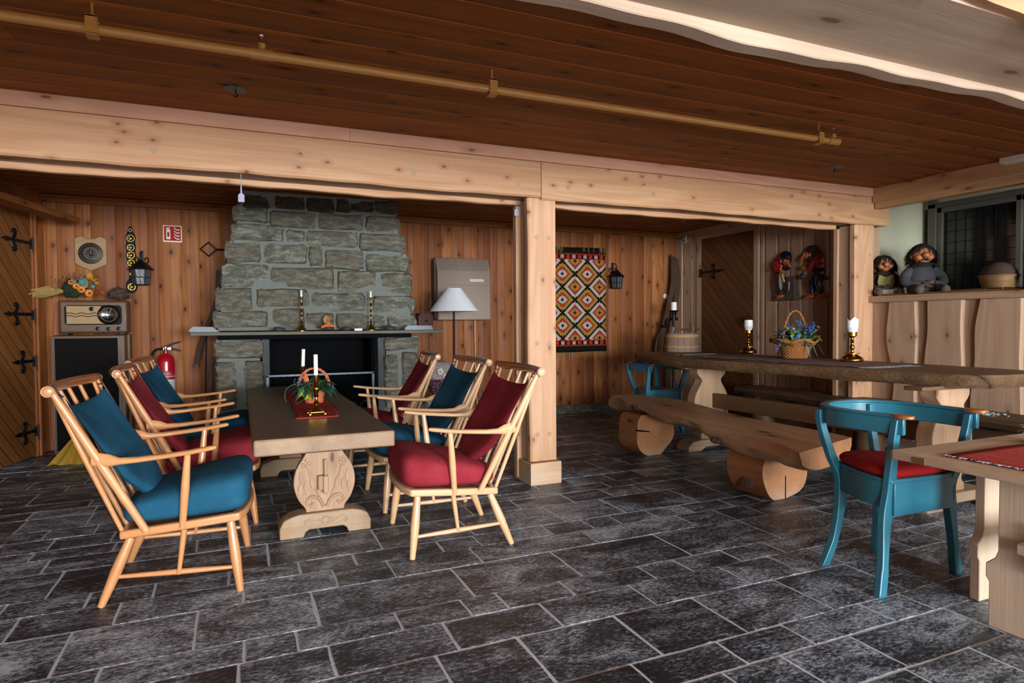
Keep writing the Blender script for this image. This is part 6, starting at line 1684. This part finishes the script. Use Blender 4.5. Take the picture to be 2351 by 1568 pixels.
# local: looking at the wall from the room, right = -y.  helper maps (u right, w up) -> local
def U(u, w_, d=0): return (-.03 - d, -u, w_)
def ue(mb, u, w_, ru, rw, rd=.025, d=0, mi=0, rot=0, **k): mb.ell(U(u, w_, d), rd, ru, rw, mi, mat=Rx(rot), **k)
b = MB(); b.box((-.05, -.13, -.28), (-.0, .12, -.2)); b.box((-.055, -.12, -.28), (0, -.02, -.02)); b.build('base', 'greypebble', TW, bevel=.012)
TW.scale = (1, 1.28, 1)
b = MB(); ue(b, -.085, -.06, .055, .19, .03); ue(b, -.07, .0, .045, .1, .03); b.build('skirt', 'brownpaint', TW)
b = MB(); ue(b, -.03, -.05, .028, .115, .02, .02); b.build('apron', 'aprongrey', TW)
b = MB(); ue(b, -.075, .12, .055, .1, .035); b.tube([U(-.09, .15, .02), U(-.06, .06, .035), U(-.02, .055, .04)], [.03, .028, .02], 10); b.build('blouse', 'crimson', TW)
b = MB(); ue(b, .0, .185, .07, .085, .04); ue(b, .02, .09, .03, .04, .03); b.build('headscarf', 'navy', TW)
b = MB(); ue(b, .025, .145, .032, .05, .03, .018); b.tube([U(.04, .14, .04), U(.07, .11, .045), U(.085, .075, .04)], [.014, .016, .01], 8); ue(b, -.02, .155, .012, .02, .01, .04); b.build('face', 'skin2', TW)
b = MB(); ue(b, .04, .185, .035, .03, .025, .022); b.build('hair', 'hair', TW)
b = MB(); ue(b, .035, .155, .007, .006, .006, .05); b.build('eye', 'eyew', TW)
b = MB(); b.tube([U(-.02, .08, .045), U(.03, -.12, .04)], [.008, .012], 8); b.build('paddle', 'withy', TW)
b = MB(); ue(b, .0, .04, .026, .018, .02, .05)
for k in range(4): ue(b, .02, .05 - .011 * k, .012, .005, .008, .06, nu=8, nv=5)
b.build('hands', 'skin2', TW)
b = MB(); b.tube([U(.04, -.17, .02), U(.04, -.08, .02)], [.035, .042], 14); b.build('barrel', 'brownpaint', TW)
b = MB(); ue(b, -.04, -.235, .045, .02, .03, .02, rot=-.3); b.build('shoe', 'skin2', TW)
# man with pipe
yc, zc = wallpos(1866, 627)
TM = thing('troll_wall_figure', (XR - .022, yc, zc), 'painted wall figure of a stooping bearded man with pipe and navy trousers', 'wall figure')
TM.scale = (1, 1.15, 1)
b = MB(); ue(b, .06, .13, .07, .09, .035); ue(b, .085, .07, .045, .06, .035); b.tube([U(.03, .12, .03), U(-.0, .04, .04), U(-.04, .07, .045)], [.03, .026, .02], 10); b.build('shirt', 'crimson', TM)
b = MB(); ue(b, .07, .0, .06, .08, .04); b.tube([U(.06, .0, .01), U(-.01, -.09, .01), U(-.0, -.21, .01)], [.05, .045, .028], 12); b.tube([U(.085, -.02, .01), U(.06, -.12, .0), U(.095, -.205, .0)], [.045, .038, .026], 12); b.build('trousers', 'navy', TM)
b = MB(); ue(b, -.01, .24, .06, .055, .04); ue(b, .03, .2, .05, .06, .035); ue(b, -.02, .155, .035, .05, .03, .01); b.build('hair', 'hair', TM)
b = MB(); ue(b, -.045, .19, .03, .042, .03, .02); b.tube([U(-.065, .2, .04), U(-.085, .165, .045), U(-.09, .13, .04)], [.012, .017, .012], 8); ue(b, -.005, .195, .012, .024, .01, .035); b.build('face', 'skin2', TM)
b = MB(); ue(b, -.06, .205, .008, .007, .006, .05); b.build('eye', 'eyew', TM)
b = MB(); ue(b, -.055, .06, .026, .024, .02, .05)
for k in range(4): ue(b, -.075, .075 - .012 * k, .013, .006, .008, .06, nu=8, nv=5)
b.build('hands', 'skin2', TM)
b = MB(); b.tube([U(-.06, .13, .05), U(-.075, .04, .05), U(-.085, -.0, .05)], .006, 6); ue(b, -.085, -.03, .025, .035, .02, .045); b.build('pipe', 'steel', TM)
b = MB()
for u in (-.01, .115):
    ue(b, u, -.245, .048, .028, .035, .02)
    for k in range(4): ue(b, u - .04 + .01 * k, -.262, .012, .01, .012, .045, nu=8, nv=5)
b.build('feet', 'skin2', TM)
b = MB(); b.tube([U(.1, -.06, .0), U(.15, -.06, -.01), U(.155, -.08, -.01)], [.012, .02, .018], 8); b.build('tail', 'moss', TM)

# ================================================================ TROLL DOLLS ON THE LEDGE
def strands(mb, c, R_, n, L, seed, front=(-1, 0, 0), cut=.25, droop=.8, wd=.012):
    rr = random.Random(seed); f = Vector(front).normalized()
    for k in range(n):
        d = Vector((rr.gauss(0, 1), rr.gauss(0, 1), rr.gauss(.3, 1))).normalized()
        if d.dot(f) > cut and d.z < .72: continue
        p = Vector(c) + Vector((d.x * R_[0], d.y * R_[1], d.z * R_[2]))
        mb.leaf(p, (d * .55 + Vector((rr.gauss(0, .15), rr.gauss(0, .15), -.75 - rr.random() * .4))).normalized(), L * rr.uniform(.6, 1.15), wd * rr.uniform(.5, 1), 0, droop * .4)
fr = Vector((-1, -.55, 0)).normalized()   # both look out over the room
def doll(loc, s, rz, label, sweater, big):
    t = thing('troll_doll', loc, label, 'doll', rz); t.scale = (s, s, s)
    # local: face toward -y
    b = MB(); b.ell((0, 0, .13), .10, .085, .13, jit=.12, nu=20, nv=12); b.ell((0, -.02, .05), .11, .09, .055, jit=.15)
    b.ell((0, 0, .235), .05, .045, .04, nu=14)
    if not big: b.build('dress', 'wooldk', t)
    else: b.build('sweater', sweater, t)
    for sx in (-1, 1):
        b = MB(); b.tube(smoothpath([(sx * .075, 0, .2), (sx * .125, -.03, .14), (sx * .11, -.08, .09), (sx * .04, -.12, .085)], 5), [.038] * 5 + [.036] * 5 + [.03] * 6, 12, r=.3); b.build('sleeve', sweater, t)
        b = MB(); b.ell((sx * .024, -.125, .09 + .012 * sx), .026, .022, .018, jit=.1)
        for k in range(4): b.tube([(sx * (.02 - .012 * k), -.135, .1 - .004 * k + .012 * sx), (sx * (.012 - .012 * k), -.152, .09 - .004 * k + .012 * sx), (sx * (.008 - .012 * k), -.155, .075 + .012 * sx)], [.0065, .006, .005], 6)
        b.tube([(sx * .035, -.125, .1), (sx * .02, -.145, .11)], [.007, .005], 6); b.build('hand', 'woolhand', t)
        b = MB(); b.tube(smoothpath([(sx * .05, -.03, .04), (sx * .075, -.13, .055), (sx * .08, -.2, .035)], 5), [.042] * 5 + [.036] * 5 + [.034], 12); b.build('leg', 'wool' if big else 'granite', t)
        b = MB(); b.ell((sx * .085, -.225, .04), .032, .05, .036, jit=.15); b.build('shoe', 'woolhand', t)
    if not big:
        b = MB(); b.prism([(-.06, .215), (-.075, .15), (-.06, .08), (.06, .08), (.075, .15), (.06, .215), (.0, .19)], -.098, -.082, 'xz'); b.build('bib', 'olive', t, bevel=.01)
        b = MB(); b.prism([(-.10, .07), (-.11, .02), (.11, .02), (.1, .075)], -.17, -.1, 'xz'); b.build('apron', 'stripe', t, bevel=.015)
    b = MB(); b.ell((0, -.012, .315), .072, .065, .068, nu=22, nv=14); b.ell((-.035, -.06, .295), .03, .025, .025); b.ell((.035, -.06, .295), .03, .025, .025); b.ell((0, -.062, .268), .032, .022, .02)
    b.ell((-.072, 0, .31), .012, .012, .022); b.ell((.072, 0, .31), .012, .012, .022); hd = b.build('head', 'skin', t)
    b = MB(); b.ell((0, -.098, .308), .025, .028, .023); b.build('nose', 'skin', hd)
    b = MB(); b.ell((-.03, -.066, .336), .009, .007, .008); b.ell((.03, -.066, .336), .009, .007, .008); b.build('eye', 'eyew', hd)
    b = MB(); b.ell((-.03, -.0715, .336), .0055, .003, .0055); b.ell((.03, -.0715, .336), .0055, .003, .0055); b.box((-.018, -.088, .262), (.018, -.08, .266)); b.build('pupil', 'black', hd)
    b = MB(); b.ell((0, .025, .33), .082, .07, .075, jit=.3, nu=20, nv=12); strands(b, (0, .01, .33), (.08, .072, .078), 1500, .10 if not big else .075, 3 + big, (0, -1, 0), .2, .8)
    if big:
        rr = random.Random(9)
        for k in range(160): a = rr.uniform(0, 2 * PI); b.leaf((.06 * math.cos(a), -.02 + .06 * math.sin(a), .255), (math.cos(a), math.sin(a), -.2), .05, .012, 0, .6)
        for k in range(20): b.leaf((rr.uniform(-.02, .02), -.085, .285), (rr.uniform(-1, 1), -.4, -.6), .02, .006, 0, .3)
    b.build('hair', 'hair', t)
    return t
LZ2 = 1.387
p = at(2040, 672, X=5.72); doll((5.68, p.y + .02, LZ2), 1.0, math.radians(-42), 'small troll doll with olive bib and striped apron on the left end of the ledge', 'wooldk', False)
p = at(2125, 668, X=5.74); doll((5.70, p.y + .01, LZ2), 1.17, math.radians(-40), 'larger dark-haired troll doll in a grey wool sweater on the ledge', 'wool', True)
# third doll, mostly hidden
dk = thing('troll_doll', (5.95, 2.98, LZ2), 'dark troll doll with long pointed pink nose in the shadow behind the upright', 'doll', math.radians(-60))
b = MB(); b.ell((0, 0, .16), .11, .1, .17, jit=.15); b.build('body', 'wooldk', dk)
b = MB(); b.ell((0, 0, .36), .08, .075, .08); b.build('head', 'hair', dk); b = MB(); strands(b, (0, 0, .36), (.08, .08, .08), 300, .09, 7, (0, -1, 0), .5); b.build('hair', 'hair', dk)
b = MB(); b.tube([(0, -.06, .37), (0, -.12, .35), (0, -.165, .33)], [.022, .016, .008], 10); b.build('nose', 'terracotta', dk)
# round bentwood basket on legs
p = at(2246, 668, X=5.85)
sv = thing('bentwood_basket', (5.92, 3.27, LZ2), 'round bentwood basket with domed lid on short legs on the ledge', 'basket')
b = MB(); b.lathe([(.115, .05), (.135, .13), (.14, .15), (.12, .15)], n=36); b.tube([(.14 * math.cos(t * PI / 18), .14 * math.sin(t * PI / 18), .15) for t in range(36)], .008, 6, closed=True); b.tube([(.127 * math.cos(t * PI / 18), .127 * math.sin(t * PI / 18), .1) for t in range(36)], .006, 6, closed=True); b.build('bowl', 'bark', sv)
b = MB(); b.lathe([(.135, .15), (.128, .19), (.1, .235), (.05, .262), (.01, .268)], n=36); b.build('lid', 'moss', sv)
for k in range(4): a = PI / 4 + k * PI / 2; MB().tube([(.09 * math.cos(a), .09 * math.sin(a), .06), (.11 * math.cos(a), .11 * math.sin(a), 0)], .007, 8).build('leg', 'bark', sv)
p = at(2178, 655, X=5.8); b = MB(); b.ell((0, 0, .006), .035, .02, .006, jit=.2); tag(b.build('wood_slice', 'bark', loc=(5.86, 3.52, LZ2)), 'small flat slice of wood on the ledge between doll and basket', 'wood slice')

# things that lie flat: nothing of them reaches below what carries them
for o in list(bpy.data.objects):
    if o.type == 'MESH' and ((o.parent and o.parent.name in ('dried_bouquet', 'gnome_figurine')) or o.name.startswith(('dried_moss', 'mineral_rock'))):
        for v_ in o.data.vertices: v_.co.z = max(v_.co.z, .0005)
